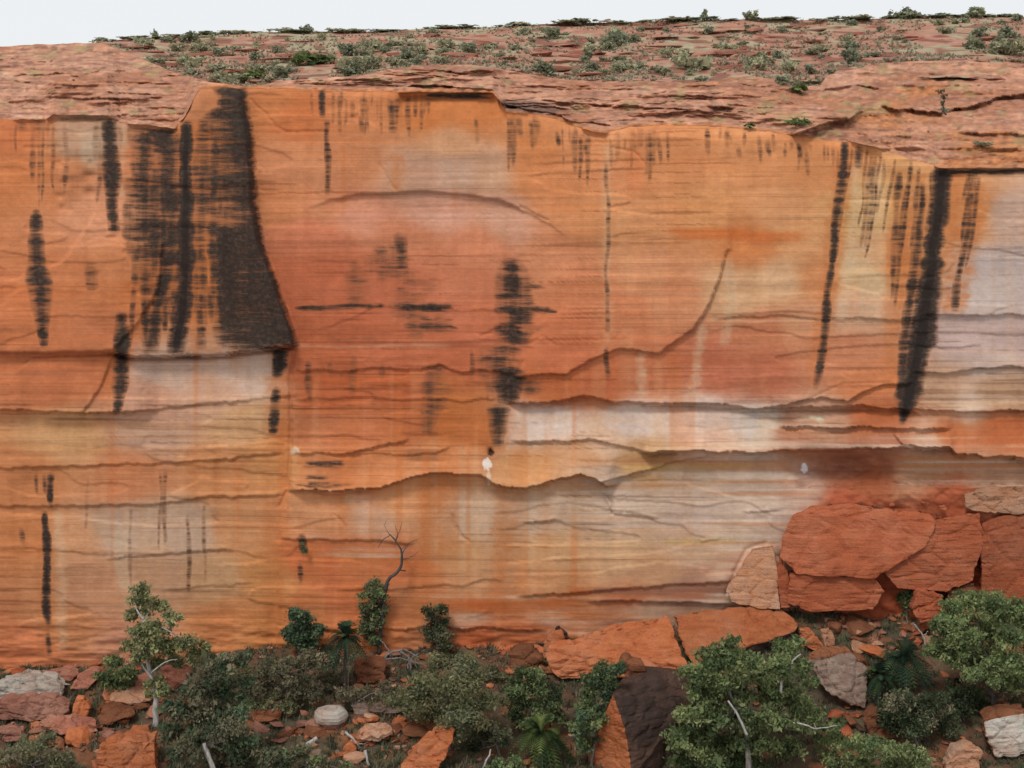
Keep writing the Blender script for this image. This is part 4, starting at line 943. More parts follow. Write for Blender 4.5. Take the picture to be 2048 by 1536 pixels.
# right bottom
boulder('grey_block', 'grey-faced square boulder at the bottom right corner', [(1968, 1440, .2), (1986, 1424, 1), (2070, 1420, 1.1), (2080, 1512, -.4), (1990, 1514, -.4), (1978, 1492, -.1)], fy(2020, 1520), [M_BROWN, M_PALE], 2.4, lambda n, c: 1 if n.y < -.6 and n.z < .5 else 0)
boulder('pink_boulder', 'pinkish boulder at the bottom edge near the grey-faced one', [(1890, 1530, 0), (1916, 1500, .5), (1946, 1488, .8), (1966, 1506, .4), (1962, 1556, -.3), (1888, 1556, -.3)], fy(1925, 1560), M_TAN, 1.6)
boulder('brown_boulder', 'low brown boulder half under the bottom right bush', [(1728, 1436, .4), (1752, 1420, .8), (1780, 1444, .4), (1800, 1478, -.2), (1740, 1480, -.2)], fy(1760, 1486), M_BROWN, 1.6)

# pale round stone with a ring-shaped hollow on top
def round_stone():
    c = gpt(662, 1450); r0 = 1.62
    prof = [(0, .62), (.22, .62), (.30, .70), (.40, .72), (.55, .92), (.75, .86), (.92, .70), (1.0, .45), (.97, .2), (.86, -.1), (.7, -.4)]
    prof = [(0, .80), (.16, .80), (.24, .70), (.34, .72), (.42, .90), (.6, .90), (.8, .80), (.95, .58), (1.0, .35), (.95, .1), (.84, -.2), (.7, -.5)]
    bm = bmesh.new(); N = 40; rings = []
    for (r, z) in prof:
        if r == 0: rings.append([bm.verts.new((0, 0, z * r0 * .75))]); continue
        rings.append([bm.verts.new((r0 * r * math.cos(2 * math.pi * k / N), r0 * r * .9 * math.sin(2 * math.pi * k / N), z * r0 * .75)) for k in range(N)])
    for a, b in zip(rings[:-1], rings[1:]):
        for k in range(N):
            if len(a) == 1: bm.faces.new((a[0], b[k], b[(k + 1) % N]))
            else: bm.faces.new((a[k], b[k], b[(k + 1) % N], a[(k + 1) % N]))
    bmesh.ops.recalc_face_normals(bm, faces=bm.faces)
    bm.normal_update()
    for v in bm.verts:
        v.co += v.normal * (.09 * mnoise.fractal(v.co * 1.3, 1, 2, 4)) + Vector((.16 * mnoise.noise(v.co * .8), 0, 0))
    me = bpy.data.meshes.new('round_stone'); bm.to_mesh(me); bm.free()
    ob = link('round_stone', me, [M_PALE, M_MAROON])
    for p in me.polygons:
        p.material_index = 1 if p.center.z < .1 else 0
    ob.location = c + Vector((0, .2, .35))
    tag(ob, 'pale round stone with a ring-shaped hollow on top', 'rock')
round_stone()

# small loose rocks: a few shapes, each copy its own object
protos = {}
def proto(mat, i):
    key = (mat.name, i)
    if key not in protos:
        rr = random.Random(100 + i)
        pts = [Vector((rr.gauss(0, 1), rr.gauss(0, 1), rr.gauss(0, 1))).normalized() * rr.uniform(.8, 1.1) for _ in range(13)]
        pts = [Vector((p.x * (1.15 + .3 * rr.random()), p.y, p.z * rr.uniform(.5, .75))) * .5 for p in pts]
        bm = rock_bm(pts, .42, .03, .05, i + 50, 2.0)
        me = bpy.data.meshes.new('rock'); bm.to_mesh(me); bm.free(); me.materials.append(mat)
        protos[key] = me
    return protos[key]

def rubble(n, region, size, mats, label, group, where=None, seed=0, flat=1.0):
    rr = random.Random(seed); n = max(5, int(n * .66))
    us_ = [p[0] for p in region]; vs_ = [p[1] for p in region]
    k = 0; tries = 0
    while k < n and tries < 4000:
        tries += 1
        u = rr.uniform(min(us_), max(us_)); v = rr.uniform(min(vs_), max(vs_))
        if float(poly_sd(np.array([u]), np.array([v]), region)[0]) < 0: continue
        p = where(u, v) if where else gpt(u, v)
        s_ = rr.uniform(*size) ** 1.0 * (1.6 if rr.random() < .12 else 1.0) / 20.0
        ob = bpy.data.objects.new('rock', proto(rr.choice(mats), rr.randrange(6)))
        COL.objects.link(ob)
        ob.location = p + Vector((0, 0, .12 * s_)); ob.scale = (s_, s_, s_ * flat)
        ob.rotation_euler = (rr.uniform(-.4, .4), rr.uniform(-.4, .4), rr.uniform(0, 6.28))
        tag(ob, label, 'rock', group)
        k += 1
rubble(44, [(1650, 1245), (1760, 1232), (1890, 1235), (1880, 1290), (1740, 1330), (1660, 1320)], (9, 24), [M_ORANGE, M_TAN, M_RED, M_PINK], 'loose orange rock in the rubble between red blocks and grass tree', 'rubble below the red blocks', seed=1)
rubble(26, [(1600, 1012), (1700, 1000), (1860, 1000), (1930, 1020), (1860, 1034), (1700, 1018)], (7, 17), [M_RED, M_ORANGE, M_BROWN], 'broken red stone lying on top of the red blocks', 'stones on top of the red blocks', where=lambda u, v: at(u, v + 6, yr + 1.6), seed=2)
rubble(26, [(680, 1445), (800, 1440), (905, 1440), (890, 1470), (800, 1536), (690, 1536)], (7, 20), [M_ORANGE, M_BROWN, M_TAN, M_PINK], 'loose brown rock around the crumbly slabs at the bottom', 'rocks around the crumbly slabs', seed=3)
rubble(24, [(1840, 1490), (1900, 1475), (1965, 1490), (1960, 1536), (1840, 1536)], (6, 14), [M_PINK, M_TAN, M_BROWN], 'small pinkish stone on the slope by the grey-faced boulder', 'stones by the grey-faced boulder', seed=4)
rubble(34, [(10, 1342), (180, 1332), (320, 1340), (400, 1330), (380, 1350), (180, 1352), (10, 1360)], (10, 26), [M_ORANGE, M_PINK, M_RED], 'flat orange stone along the foot of the left wall', 'flat stones along the left wall', seed=5, flat=.6)
rubble(20, [(26, 1440), (190, 1470), (320, 1440), (320, 1490), (190, 1500), (26, 1500)], (7, 20), [M_BROWN, M_PINK, M_MAROON], 'brown stone in the rock pile at the lower left', 'stones in the lower left pile', seed=6)
rubble(14, [(470, 1425), (620, 1420), (650, 1470), (560, 1490), (500, 1470)], (7, 20), [M_BROWN, M_PINK, M_MAROON, M_ORANGE], 'brown stone on the slope left of the round stone', 'stones left of the round stone', seed=7)
rubble(26, [(890, 1288), (1080, 1286), (1080, 1312), (900, 1312)], (7, 18), [M_ORANGE, M_BROWN, M_RED], 'reddish stone at the foot of the middle wall', 'stones at the foot of the middle wall', seed=8)
rubble(14, [(620, 1480), (700, 1470), (720, 1520), (640, 1536)], (7, 18), [M_GREY, M_TAN, M_ORANGE], 'grey-brown stone between the pale logs', 'stones between the pale logs', seed=9)
rubble(16, [(1090, 1268), (1140, 1262), (1260, 1240), (1330, 1228), (1300, 1236), (1150, 1280)], (7, 16), [M_ORANGE, M_TAN], 'small orange stone along the upper edge of the slab', 'stones along the slab edge', seed=10)
rubble(14, [(1690, 1420), (1740, 1400), (1760, 1440), (1720, 1460), (1680, 1450)], (7, 15), [M_RED, M_BROWN], 'small red stone under the tilted slab', 'stones under the tilted slab', seed=11)

rubble(60, [(26, 1400), (200, 1395), (320, 1395), (320, 1470), (200, 1500), (60, 1500)], (22, 46), [M_BROWN, M_PINK, M_MAROON, M_ORANGE], 'chunky broken rock in the lower left boulder pile', 'chunks in the lower left pile', seed=21, flat=.8)
rubble(34, [(470, 1410), (620, 1405), (640, 1470), (560, 1500), (480, 1490)], (22, 44), [M_BROWN, M_PINK, M_MAROON], 'chunky brown rock among bushes left of the round stone', 'chunks left of the round stone', seed=22, flat=.8)
rubble(30, [(700, 1440), (820, 1438), (800, 1520), (700, 1530)], (20, 40), [M_BROWN, M_TAN, M_ORANGE], 'chunky rock beside the hollow slab at the bottom', 'chunks beside the hollow slab', seed=23, flat=.8)
rubble(28, [(1640, 1250), (1860, 1250), (1760, 1330), (1660, 1320)], (22, 44), [M_ORANGE, M_TAN, M_BROWN], 'chunky orange rock in the scree left of the right-hand cycad', 'chunks in the scree', seed=24, flat=.8)
rubble(12, [(1640, 1420), (1760, 1400), (1780, 1470), (1680, 1480)], (20, 44), [M_BROWN, M_RED, M_DARK], 'chunky dark rock below the tilted slab', 'chunks below the tilted slab', seed=25, flat=.8)
rubble(14, [(560, 1300), (900, 1294), (900, 1320), (560, 1330)], (16, 36), [M_BROWN, M_ORANGE, M_MAROON], 'rock at the wall foot between the two wall shrubs', 'rocks between the wall shrubs', seed=26, flat=.7)
rubble(10, [(1010, 1300), (1110, 1290), (1130, 1350), (1040, 1360)], (22, 44), [M_BROWN, M_ORANGE, M_DARK], 'rock jammed against the left tip of the slab', 'rocks at the slab tip', seed=27, flat=.8)

# rock ledges breaking the far hillside
rr = random.Random(31)
def side(u):
    return 'above the dark buttress' if u < 560 else 'above the hollowed middle wall' if u < 1060 else 'above the plain orange wall' if u < 1560 else 'above the right-hand domes'
for k in range(70):
    u = rr.uniform(0, 2060); tv = float(crv(TOP, u)); sv = float(crv(SKY, u))
    if tv - sv < 24: continue
    v = sv + 10 + (tv - sv - 16) * rr.random() ** .9
    p = hill_point(u, v)
    ob = bpy.data.objects.new('rock_ledge', proto(M_LEDGE, rr.randrange(6)))
    COL.objects.link(ob)
    w = rr.uniform(3.0, 9.0)
    ob.scale = (w, rr.uniform(2.0, 3.6), rr.uniform(1.1, 2.4)); ob.location = p + Vector((0, -.4, .1)); ob.rotation_euler = (rr.uniform(-.05, .05), rr.uniform(-.05, .05), rr.uniform(-.3, .3))
    tag(ob, 'low red rock ledge on the far hillside, ' + side(u), 'rock ledge', 'hillside ledges ' + side(u))

# ------------------------------------------------------------------ plants
def tube_into(bm, pts, radii, n=7):
    rings = []
    for i, p in enumerate(pts):
        d = (pts[min(i + 1, len(pts) - 1)] - pts[max(i - 1, 0)]).normalized()
        a = d.orthogonal().normalized(); b = d.cross(a)
        rings.append([bm.verts.new(p + (a * math.cos(6.2832 * k / n) + b * math.sin(6.2832 * k / n)) * radii[i]) for k in range(n)])
    for x, y in zip(rings[:-1], rings[1:]):
        # line the rings up
        j0 = min(range(n), key=lambda j: (x[0].co - y[j].co).length)
        for k in range(n):
            bm.faces.new((x[k], x[(k + 1) % n], y[(k + 1 + j0) % n], y[(k + j0) % n]))
    bm.faces.new(rings[-1]); bm.faces.new(list(reversed(rings[0])))

def smooth_path(pts, seg=4, wob=.0, rr=random):
    out = []
    n = len(pts)
    for i in range(n - 1):
        p0, p1, p2, p3 = pts[max(i - 1, 0)], pts[i], pts[i + 1], pts[min(i + 2, n - 1)]
        for s_ in range(seg):
            t = s_ / seg
            q = .5 * ((2 * p1) + (p2 - p0) * t + (2 * p0 - 5 * p1 + 4 * p2 - p3) * t * t + (3 * p1 - p0 - 3 * p2 + p3) * t ** 3)
            if wob: q = q + Vector((rr.gauss(0, wob), rr.gauss(0, wob), rr.gauss(0, wob)))
            out.append(q)
    out.append(pts[-1])
    return out

def limb(name, pts, r0, r1, mat, parent, origin, wob=.03):
    path = smooth_path([p - origin for p in pts], 4, wob)
    bm = bmesh.new()
    tube_into(bm, path, [r0 + (r1 - r0) * i / (len(path) - 1) for i in range(len(path))])
    bmesh.ops.recalc_face_normals(bm, faces=bm.faces)
    me = bpy.data.meshes.new(name); bm.to_mesh(me); bm.free()
    for p in me.polygons: p.use_smooth = True
    return link(name, me, mat, parent)

def leaves_mesh(name, clumps, origin, dens, ln, wd, cols, seed=0, sub=11, up=.35, squash=.8):
    """clumps: (centre, radius); each clump is a set of tufts, each tuft a spray of small leaf faces"""
    g = np.random.default_rng(seed)
    cols = [np.array(c) * .78 + np.mean(c) * .22 for c in cols]
    cols = np.array([lin(np.array(c) * np.array([1.0, .97, .86]) / 255.0) for c in cols])
    ctr, colr, spread = [], [], []
    for c, r in clumps:
        n_t = max(4, int(sub * (.8 + .4 * g.random())))
        d = g.normal(size=(n_t, 3)); d /= np.linalg.norm(d, axis=1, keepdims=True)
        rad = r * (g.random(n_t) ** .45) * np.where(g.random(n_t) < .25, 1.3, .95)
        tc = np.array(c - origin) + d * rad[:, None] * np.array([1, 1, squash])
        n_l = max(6, int(dens * r * r / n_t))
        tone = cols[g.integers(0, len(cols), n_t)] * (0.75 + .6 * g.random((n_t, 1)))
        for k in range(n_t):
            q = g.normal(size=(n_l, 3)) * (r * .22) * np.array([1.15, 1.15, .8])
            ctr.append(tc[k] + q)
            colr.append(tone[k] * (.75 + .5 * g.random((n_l, 1))))
    P = np.concatenate(ctr); K = np.concatenate(colr); n = len(P)
    a = g.normal(size=(n, 3)); a[:, 2] -= .25; a /= np.linalg.norm(a, axis=1, keepdims=True)
    nrm = g.normal(size=(n, 3)); nrm[:, 2] += up * 2; b = np.cross(nrm, a); b /= (np.linalg.norm(b, axis=1, keepdims=True) + 1e-9)
    sz = np.exp(g.normal(size=(n, 1)) * .38)
    L = ln * sz; W = wd * sz * (.7 + .6 * g.random((n, 1)))
    V4 = np.stack([P - a * L * .5, P + b * W * .5, P + a * L * .5, P - b * W * .5], 1).reshape(-1, 3)
    me = bpy.data.meshes.new(name)
    me.vertices.add(n * 4); me.vertices.foreach_set('co', V4.reshape(-1).astype(np.float32))
    me.loops.add(n * 4); me.loops.foreach_set('vertex_index', np.arange(n * 4, dtype=np.int32))
    me.polygons.add(n); me.polygons.foreach_set('loop_start', (np.arange(n) * 4).astype(np.int32))
    put_colour(me, np.repeat(K, 4, 0))
    me.update(calc_edges=True)
    me.materials.append(M_LEAF)
    return me

def root(name, label, cat, loc, group=None):
    e = bpy.data.objects.new(name, None); e.empty_display_size = .5
    COL.objects.link(e); e.location = loc
    return tag(e, label, cat, group)

GUM = [(124, 134, 100), (140, 148, 112), (106, 118, 88), (150, 154, 120)]
GREEN = [(104, 126, 90), (122, 144, 102), (86, 110, 80), (136, 154, 110)]
BLUE = [(88, 114, 94), (104, 128, 104), (74, 98, 82)]
OLIVE = [(118, 124, 96), (132, 132, 104), (104, 112, 86), (112, 120, 100)]
GREYG = [(116, 118, 102), (128, 126, 110), (102, 104, 90), (118, 112, 100)]
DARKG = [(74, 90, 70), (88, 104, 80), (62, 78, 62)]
LIME = [(132, 152, 108), (118, 140, 98), (106, 130, 94), (146, 162, 118)]

_ps = [0]
def plant(name, label, cat, base, clumps, cols, dens=420, ln=.26, wd=.09, trunk=None, bark=M_GREYBARK, r0=.16, limbs=6, dy=None, sub=11, extra=(), spread=.75, off=0.0, group=None):
    """base pixel on the ground; clumps in pixels (u, v, r); trunk pixels; extra bare branches: (pixels, r0, r1, bark)"""
    _ps[0] += 1
    rr = random.Random(_ps[0] * 13)
    b = gpt(*base) if dy is None else at(base[0], base[1], dy)
    b = b + Vector((0, off, 0))
    Yb = b.y
    e = root(name, label, cat, b, group)
    W = max(c[0] for c in clumps) - min(c[0] for c in clumps) + 30
    half = W / 20.0 * .5 * spread
    cl = []
    for (u, v, r) in clumps:
        y = Yb + rr.uniform(-.55, .55) * half
        cl.append((at(u, v, y), r * (D + y) / FPX))
    crown = link('crown', leaves_mesh('crown', cl, b, dens * 2.4, ln * 1.1, wd * 1.5, cols, _ps[0], sub + 3), None, e)
    tp = [at(u, v, Yb) for u, v in trunk] if trunk else [b - Vector((0, 0, .3)), b + (cl[0][0] - b) * .45 + Vector((0, 0, .0))]
    limb('trunk', tp, r0, r0 * .45, bark, e, b)
    tops = sorted(cl, key=lambda c: -c[1])[:limbs]
    for c, r in tops:
        st = tp[-1] if rr.random() < .6 or len(tp) < 3 else tp[-2]
        mid = st.lerp(c, .5) + Vector((rr.uniform(-.3, .3), rr.uniform(-.3, .3), rr.uniform(-.2, .4)))
        limb('branch', [st, mid, c], r0 * .42, .025, bark, e, b)
    for px, a, z, bk in extra:
        limb('branch', [at(u, v, Yb - .35 * half - .3) for u, v in px], a, z, bk, e, b, .02)
    return e

plant('ghost_gum', 'slender gum tree with white trunk and sparse crown against the left wall', 'tree', (312, 1452),
      [(283, 1180, 17), (270, 1205, 19), (302, 1216, 21), (262, 1228, 14), (345, 1238, 17), (330, 1212, 12), (272, 1262, 21), (312, 1264, 24), (262, 1292, 17), (300, 1297, 26), (342, 1292, 24), (376, 1284, 20), (402, 1296, 14), (388, 1312, 16), (352, 1322, 16), (312, 1328, 14), (276, 1318, 15), (308, 1366, 16), (328, 1384, 15), (300, 1384, 12)],
      GUM, 420, .24, .09, [(312, 1456), (311, 1420), (312, 1392), (300, 1345), (292, 1300), (288, 1240)], M_WHITEBARK, .30, 8,
      extra=[([(306, 1360), (285, 1330), (280, 1300)], .1, .03, M_WHITEBARK), ([(303, 1345), (330, 1325), (355, 1318)], .08, .03, M_WHITEBARK)])
plant('small_tree', 'small dark green tree left of the white-trunked gum', 'tree', (240, 1405), [(226, 1322, 17), (250, 1346, 20), (216, 1356, 18), (242, 1370, 18), (196, 1350, 10), (262, 1360, 12)], GREEN, 520, .22, .09)
plant('big_bush', 'large grey-green bushy tree with a leaning white trunk at the bottom', 'tree', (428, 1556),
      [(450, 1328, 20), (482, 1322, 17), (422, 1346, 25), (392, 1380, 30), (440, 1388, 36), (490, 1372, 24), (350, 1420, 22), (400, 1438, 36), (458, 1450, 40), (346, 1460, 22), (500, 1484, 28), (440, 1500, 32), (366, 1502, 26), (545, 1514, 26), (480, 1520, 32), (400, 1470, 26)],
      GREYG + BLUE, 420, .26, .1, [(432, 1556), (420, 1520), (408, 1488), (415, 1440)], M_WHITEBARK, .26, 8, extra=[([(432, 1550), (420, 1518), (408, 1486)], .24, .16, M_WHITEBARK)])
plant('grey_bush', 'wide dull grey-green bush below the left wall, in front of bare earth', 'bush', (590, 1412),
      [(530, 1346, 28), (572, 1340, 28), (620, 1330, 28), (652, 1322, 20), (662, 1360, 20), (602, 1374, 32), (552, 1380, 28), (505, 1374, 20), (640, 1384, 22)], GREYG, 430, .22, .08)
plant('shrub', 'dark blue-green shrub against the wall left of the grass tree', 'bush', (605, 1312), [(595, 1224, 18), (610, 1240, 20), (600, 1264, 22), (622, 1276, 18), (590, 1280, 18), (582, 1262, 14), (634, 1258, 14), (612, 1292, 16)], BLUE, 520, .22, .09, off=-1.0)
plant('dead_topped_tree', 'half-dead tree, bare forked branches above a green column of leaves', 'tree', (758, 1300),
      [(746, 1168, 16), (736, 1192, 19), (752, 1210, 20), (740, 1232, 20), (756, 1250, 15), (732, 1256, 14), (760, 1185, 14), (728, 1218, 14), (744, 1272, 16), (764, 1226, 12)], OLIVE + GREEN, 460, .24, .08,
      [(758, 1306), (762, 1260), (768, 1200), (776, 1162)], M_DARKBARK, .24, 4,
      extra=[([(770, 1180), (778, 1158), (798, 1140), (804, 1116), (802, 1100), (790, 1080), (778, 1068)], .20, .05, M_DARKBARK), ([(804, 1112), (808, 1100), (816, 1092)], .08, .03, M_DARKBARK), ([(798, 1140), (812, 1142)], .10, .06, M_DARKBARK), ([(792, 1082), (796, 1070), (790, 1050)], .05, .02, M_DARKBARK), ([(780, 1070), (764, 1082), (756, 1096)], .05, .02, M_DARKBARK), ([(802, 1100), (822, 1084), (836, 1078)], .04, .015, M_DARKBARK), ([(790, 1080), (800, 1060), (804, 1044)], .04, .015, M_DARKBARK), ([(778, 1068), (770, 1052), (772, 1040)], .03, .012, M_DARKBARK), ([(806, 1120), (826, 1112), (838, 1102)], .04, .015, M_DARKBARK), ([(764, 1082), (752, 1078), (744, 1084)], .03, .012, M_DARKBARK)], off=-1.3)
plant('shrub', 'narrow shrub with brown top against the middle wall, right of the bare branches', 'bush', (876, 1312), [(866, 1222, 18), (884, 1216, 14), (880, 1246, 20), (876, 1276, 20), (866, 1258, 17), (894, 1268, 14), (884, 1292, 16)], GREYG + DARKG + [(110, 84, 62)], 460, .22, .08)
plant('olive_bush', 'big olive bush in the middle, below the middle wall', 'bush', (900, 1500),
      [(882, 1330, 24), (930, 1326, 25), (842, 1368, 32), (902, 1368, 40), (958, 1362, 32), (822, 1400, 28), (872, 1418, 40), (932, 1418, 40), (980, 1402, 28), (960, 1458, 28), (905, 1452, 30), (790, 1404, 18)], OLIVE, 430, .24, .07, limbs=8)
plant('pine', 'rounded dark green native pine above the grass tree', 'tree', (1070, 1476),
      [(1052, 1344, 20), (1030, 1370, 24), (1080, 1366, 24), (1102, 1390, 25), (1042, 1400, 28), (1082, 1420, 28), (1112, 1432, 20), (1028, 1432, 20), (1060, 1446, 22)], GREEN + DARKG, 520, .22, .07)
plant('small_tree', 'bright green small tree between the grass tree and the dark wedge boulder', 'tree', (1180, 1536),
      [(1212, 1346, 24), (1240, 1332, 16), (1190, 1372, 24), (1180, 1402, 22), (1216, 1386, 20), (1172, 1440, 25), (1202, 1428, 18), (1166, 1482, 20), (1150, 1456, 16)], GREEN + BLUE, 480, .24, .09)
plant('spreading_gum', 'wide green gum tree with white branches in front of the fallen slab', 'tree', (1500, 1560),
      [(1420, 1312, 28), (1460, 1304, 28), (1500, 1322, 24), (1400, 1346, 28), (1440, 1350, 32), (1490, 1352, 28), (1390, 1386, 24), (1430, 1396, 32), (1480, 1396, 32), (1570, 1302, 24), (1592, 1290, 17), (1560, 1332, 28), (1602, 1332, 20), (1530, 1352, 24), (1560, 1372, 28), (1620, 1362, 16), (1540, 1402, 30), (1592, 1402, 27),
       (1380, 1432, 28), (1430, 1442, 30), (1490, 1442, 30), (1550, 1442, 30), (1612, 1440, 26), (1660, 1452, 22), (1350, 1472, 24), (1400, 1482, 32), (1460, 1492, 32), (1520, 1490, 32), (1580, 1492, 26), (1370, 1512, 28), (1430, 1522, 28), (1500, 1526, 28), (1640, 1482, 15)],
      LIME + GREEN, 360, .26, .1, [(1500, 1566), (1495, 1500), (1490, 1460), (1470, 1415)], M_GREYBARK, .3, 14, spread=.5,
      extra=[([(1562, 1386), (1563, 1364), (1580, 1346), (1586, 1322), (1602, 1308)], .12, .04, M_WHITEBARK), ([(1580, 1446), (1604, 1448), (1632, 1457), (1674, 1451)], .10, .03, M_WHITEBARK), ([(1632, 1456), (1628, 1446)], .05, .02, M_WHITEBARK), ([(1456, 1402), (1472, 1424), (1484, 1448), (1494, 1470)], .08, .13, M_WHITEBARK)])
plant('broad_tree', 'dense rounded tree at the right edge below the red blocks', 'tree', (1990, 1440),
      [(1902, 1216, 24), (1942, 1206, 28), (1986, 1210, 28), (2022, 1220, 25), (1882, 1256, 24), (1922, 1260, 32), (1972, 1260, 32), (2022, 1270, 30), (1872, 1296, 20), (1912, 1306, 28), (1962, 1312, 32), (2016, 1322, 30), (1990, 1350, 28), (2022, 1372, 25), (1950, 1350, 24), (2072, 1242, 32), (2074, 1302, 32), (2066, 1352, 30)],
      GREEN + LIME[:2], 470, .24, .09, [(1990, 1450), (1985, 1400), (1975, 1340)], M_DARKBARK, .3, 10)
plant('dark_bush', 'dark grey-green bush under the grass tree at the right', 'bush', (1840, 1500),
      [(1800, 1402, 28), (1850, 1412, 32), (1790, 1442, 28), (1840, 1460, 32), (1890, 1450, 25), (1882, 1404, 25), (1770, 1420, 18)], DARKG + GREYG[:2], 470, .22, .08)
plant('shrub', 'small round shrub with a pale stem on the rubble under the tall red block', 'bush', (1816, 1246), [(1808, 1194, 15), (1822, 1206, 15), (1812, 1220, 12)], GREEN, 560, .2, .08, bark=M_WHITEBARK, r0=.06, limbs=3)
plant('low_bush', 'pale green bush at the bottom edge right of the spreading gum', 'bush', (1740, 1570),
      [(1684, 1490, 24), (1732, 1490, 28), (1782, 1500, 28), (1822, 1512, 25), (1662, 1522, 24), (1722, 1532, 28), (1782, 1536, 28), (1840, 1534, 20)], LIME, 430, .22, .08)
plant('low_bush', 'grey-green shrub in the bottom left corner', 'bush', (80, 1556), [(50, 1502, 24), (92, 1482, 20), (112, 1512, 28), (60, 1532, 25), (142, 1526, 20), (16, 1516, 24)], GREYG + OLIVE, 400, .22, .08)
plant('low_bush', 'low green tufted bush at the bottom between round stone and white trunk', 'bush', (620, 1560), [(604, 1502, 18), (572, 1520, 24), (640, 1530, 22), (610, 1532, 20), (690, 1540, 16)], GREYG + GREEN, 430, .2, .08)
plant('low_bush', 'small green bush at the bottom edge left of the grass tree', 'bush', (1010, 1566), [(1000, 1532, 18), (1030, 1526, 18), (980, 1540, 14)], GREEN, 460, .2, .08)
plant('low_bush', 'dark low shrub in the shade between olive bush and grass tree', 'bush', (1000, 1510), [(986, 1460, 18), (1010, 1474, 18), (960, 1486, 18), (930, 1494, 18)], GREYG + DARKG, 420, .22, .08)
plant('low_bush', 'scrubby bush left of the orange boulders on the slab tip', 'bush', (970, 1372), [(950, 1336, 15), (982, 1338, 16), (1000, 1352, 14)], OLIVE + GREYG, 420, .2, .07)
plant('low_bush', 'dull brush in front of the dark grass tree trunk', 'bush', (720, 1424), [(690, 1390, 18), (730, 1394, 20), (770, 1384, 20), (752, 1408, 18), (700, 1412, 14)], GREYG, 420, .2, .07)
plant('low_bush', 'olive bush joining the left big bush to the grey bush', 'bush', (520, 1432), [(512, 1402, 18), (546, 1408, 18), (580, 1412, 16)], OLIVE, 420, .2, .07)
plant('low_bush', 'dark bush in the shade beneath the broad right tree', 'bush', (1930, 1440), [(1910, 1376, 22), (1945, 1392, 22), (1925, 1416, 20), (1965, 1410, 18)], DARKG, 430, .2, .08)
plant('low_bush', 'small bush on the rubble right of the tilted slab', 'bush', (1745, 1362), [(1732, 1346, 12), (1750, 1352, 12), (1716, 1340, 8)], GREEN + OLIVE, 460, .18, .07)
plant('low_bush', 'thin olive scrub on the slope left of the red-brown stump rocks', 'bush', (470, 1368), [(462, 1342, 12), (484, 1352, 13), (500, 1346, 10)], OLIVE, 430, .18, .07)
plant('wall_fern', 'tiny green fern growing from the wall above the left shrub', 'plant', (606, 1112), [(605, 1088, 5), (608, 1100, 6)], GREEN, 900, .12, .05, dy=-.4, r0=.02, limbs=1)

# cycads: a crown of arching fronds with paired leaflets
def cycad(name, label, base, centre, rad, n, cols, seed, trunk_r=.22, cat='grass tree'):
    g = random.Random(seed)
    b = gpt(*base); e = root(name, label, cat, b)
    c = at(centre[0], centre[1], b.y); Rm = rad * (D + b.y) / FPX
    limb('trunk', [b - Vector((0, 0, .3)), b.lerp(c, .5), c], trunk_r, trunk_r * .9, M_DARKBARK, e, b)
    cl = [lin(np.array(k) / 255.0) for k in cols]
    shapes = {}
    for i in range(n):
        az = 6.2832 * (i * .618 % 1) ; el = g.uniform(-.25, 1.35)
        d = Vector((math.cos(az) * math.cos(el), math.sin(az) * math.cos(el), math.sin(el)))
        side = Vector((-math.sin(az), math.cos(az), 0))
        L = Rm * g.uniform(.85, 1.15); N = 13
        P = []; verts = []; faces = []; kol = []
        col = cl[g.randrange(len(cl))] * g.uniform(.75, 1.3)
        for k in range(N + 1):
            t = k / N
            P.append(c - b + d * (L * t) + Vector((0, 0, -.75 * L * t * t * math.cos(el) ** .6 - .10 * L * t * t)))
        for k in range(1, N):
            t = k / N; w = L * .20 * math.sin(math.pi * (t * .9 + .08)) + .04
            f = (P[k + 1] - P[k]).normalized()
            for s_ in (-1, 1):
                tip = P[k] + side * (s_ * w) + f * (w * .9) + Vector((0, 0, .05))
                j = len(verts)
                verts += [tuple(P[k] - f * .03), tuple(P[k] + f * .10), tuple(tip)]
                faces.append((j, j + 1, j + 2)); kk = col * g.uniform(.8, 1.2); kol += [kk, kk, kk]
        for k in range(N):
            j = len(verts); s3 = side * .025
            verts += [tuple(P[k] - s3), tuple(P[k] + s3), tuple(P[k + 1] + s3), tuple(P[k + 1] - s3)]
            faces.append((j, j + 1, j + 2, j + 3)); kk = cl[0] * 1.3; kol += [kk] * 4
        me = bpy.data.meshes.new('frond'); me.from_pydata(verts, [], faces)
        put_colour(me, np.array(kol)); me.materials.append(M_LEAF)
        link('frond', me, None, e)
    return e
CY = [(62, 78, 46), (80, 94, 54), (50, 66, 42), (100, 110, 64)]
CYD = [(44, 60, 48), (56, 74, 56), (36, 50, 42), (70, 86, 58)]
cycad('cycad', 'large arching cycad at the bottom below the native pine', (1080, 1536), (1082, 1470), 66, 64, CY, 1, cat='cycad')
cycad('cycad', 'very dark spiky cycad standing on a thin brown trunk by the wall', (688, 1400), (692, 1276), 50, 56, CYD, 2, .14, cat='cycad')
cycad('cycad', 'dark drooping cycad in front of the broad right tree', (1800, 1400), (1808, 1318), 74, 70, CYD, 3, cat='cycad')
cycad('cycad', 'smaller dark cycad overlapping the lower left of the right-hand one', (1750, 1410), (1762, 1352), 46, 44, CYD + CY[:1], 4, cat='cycad')

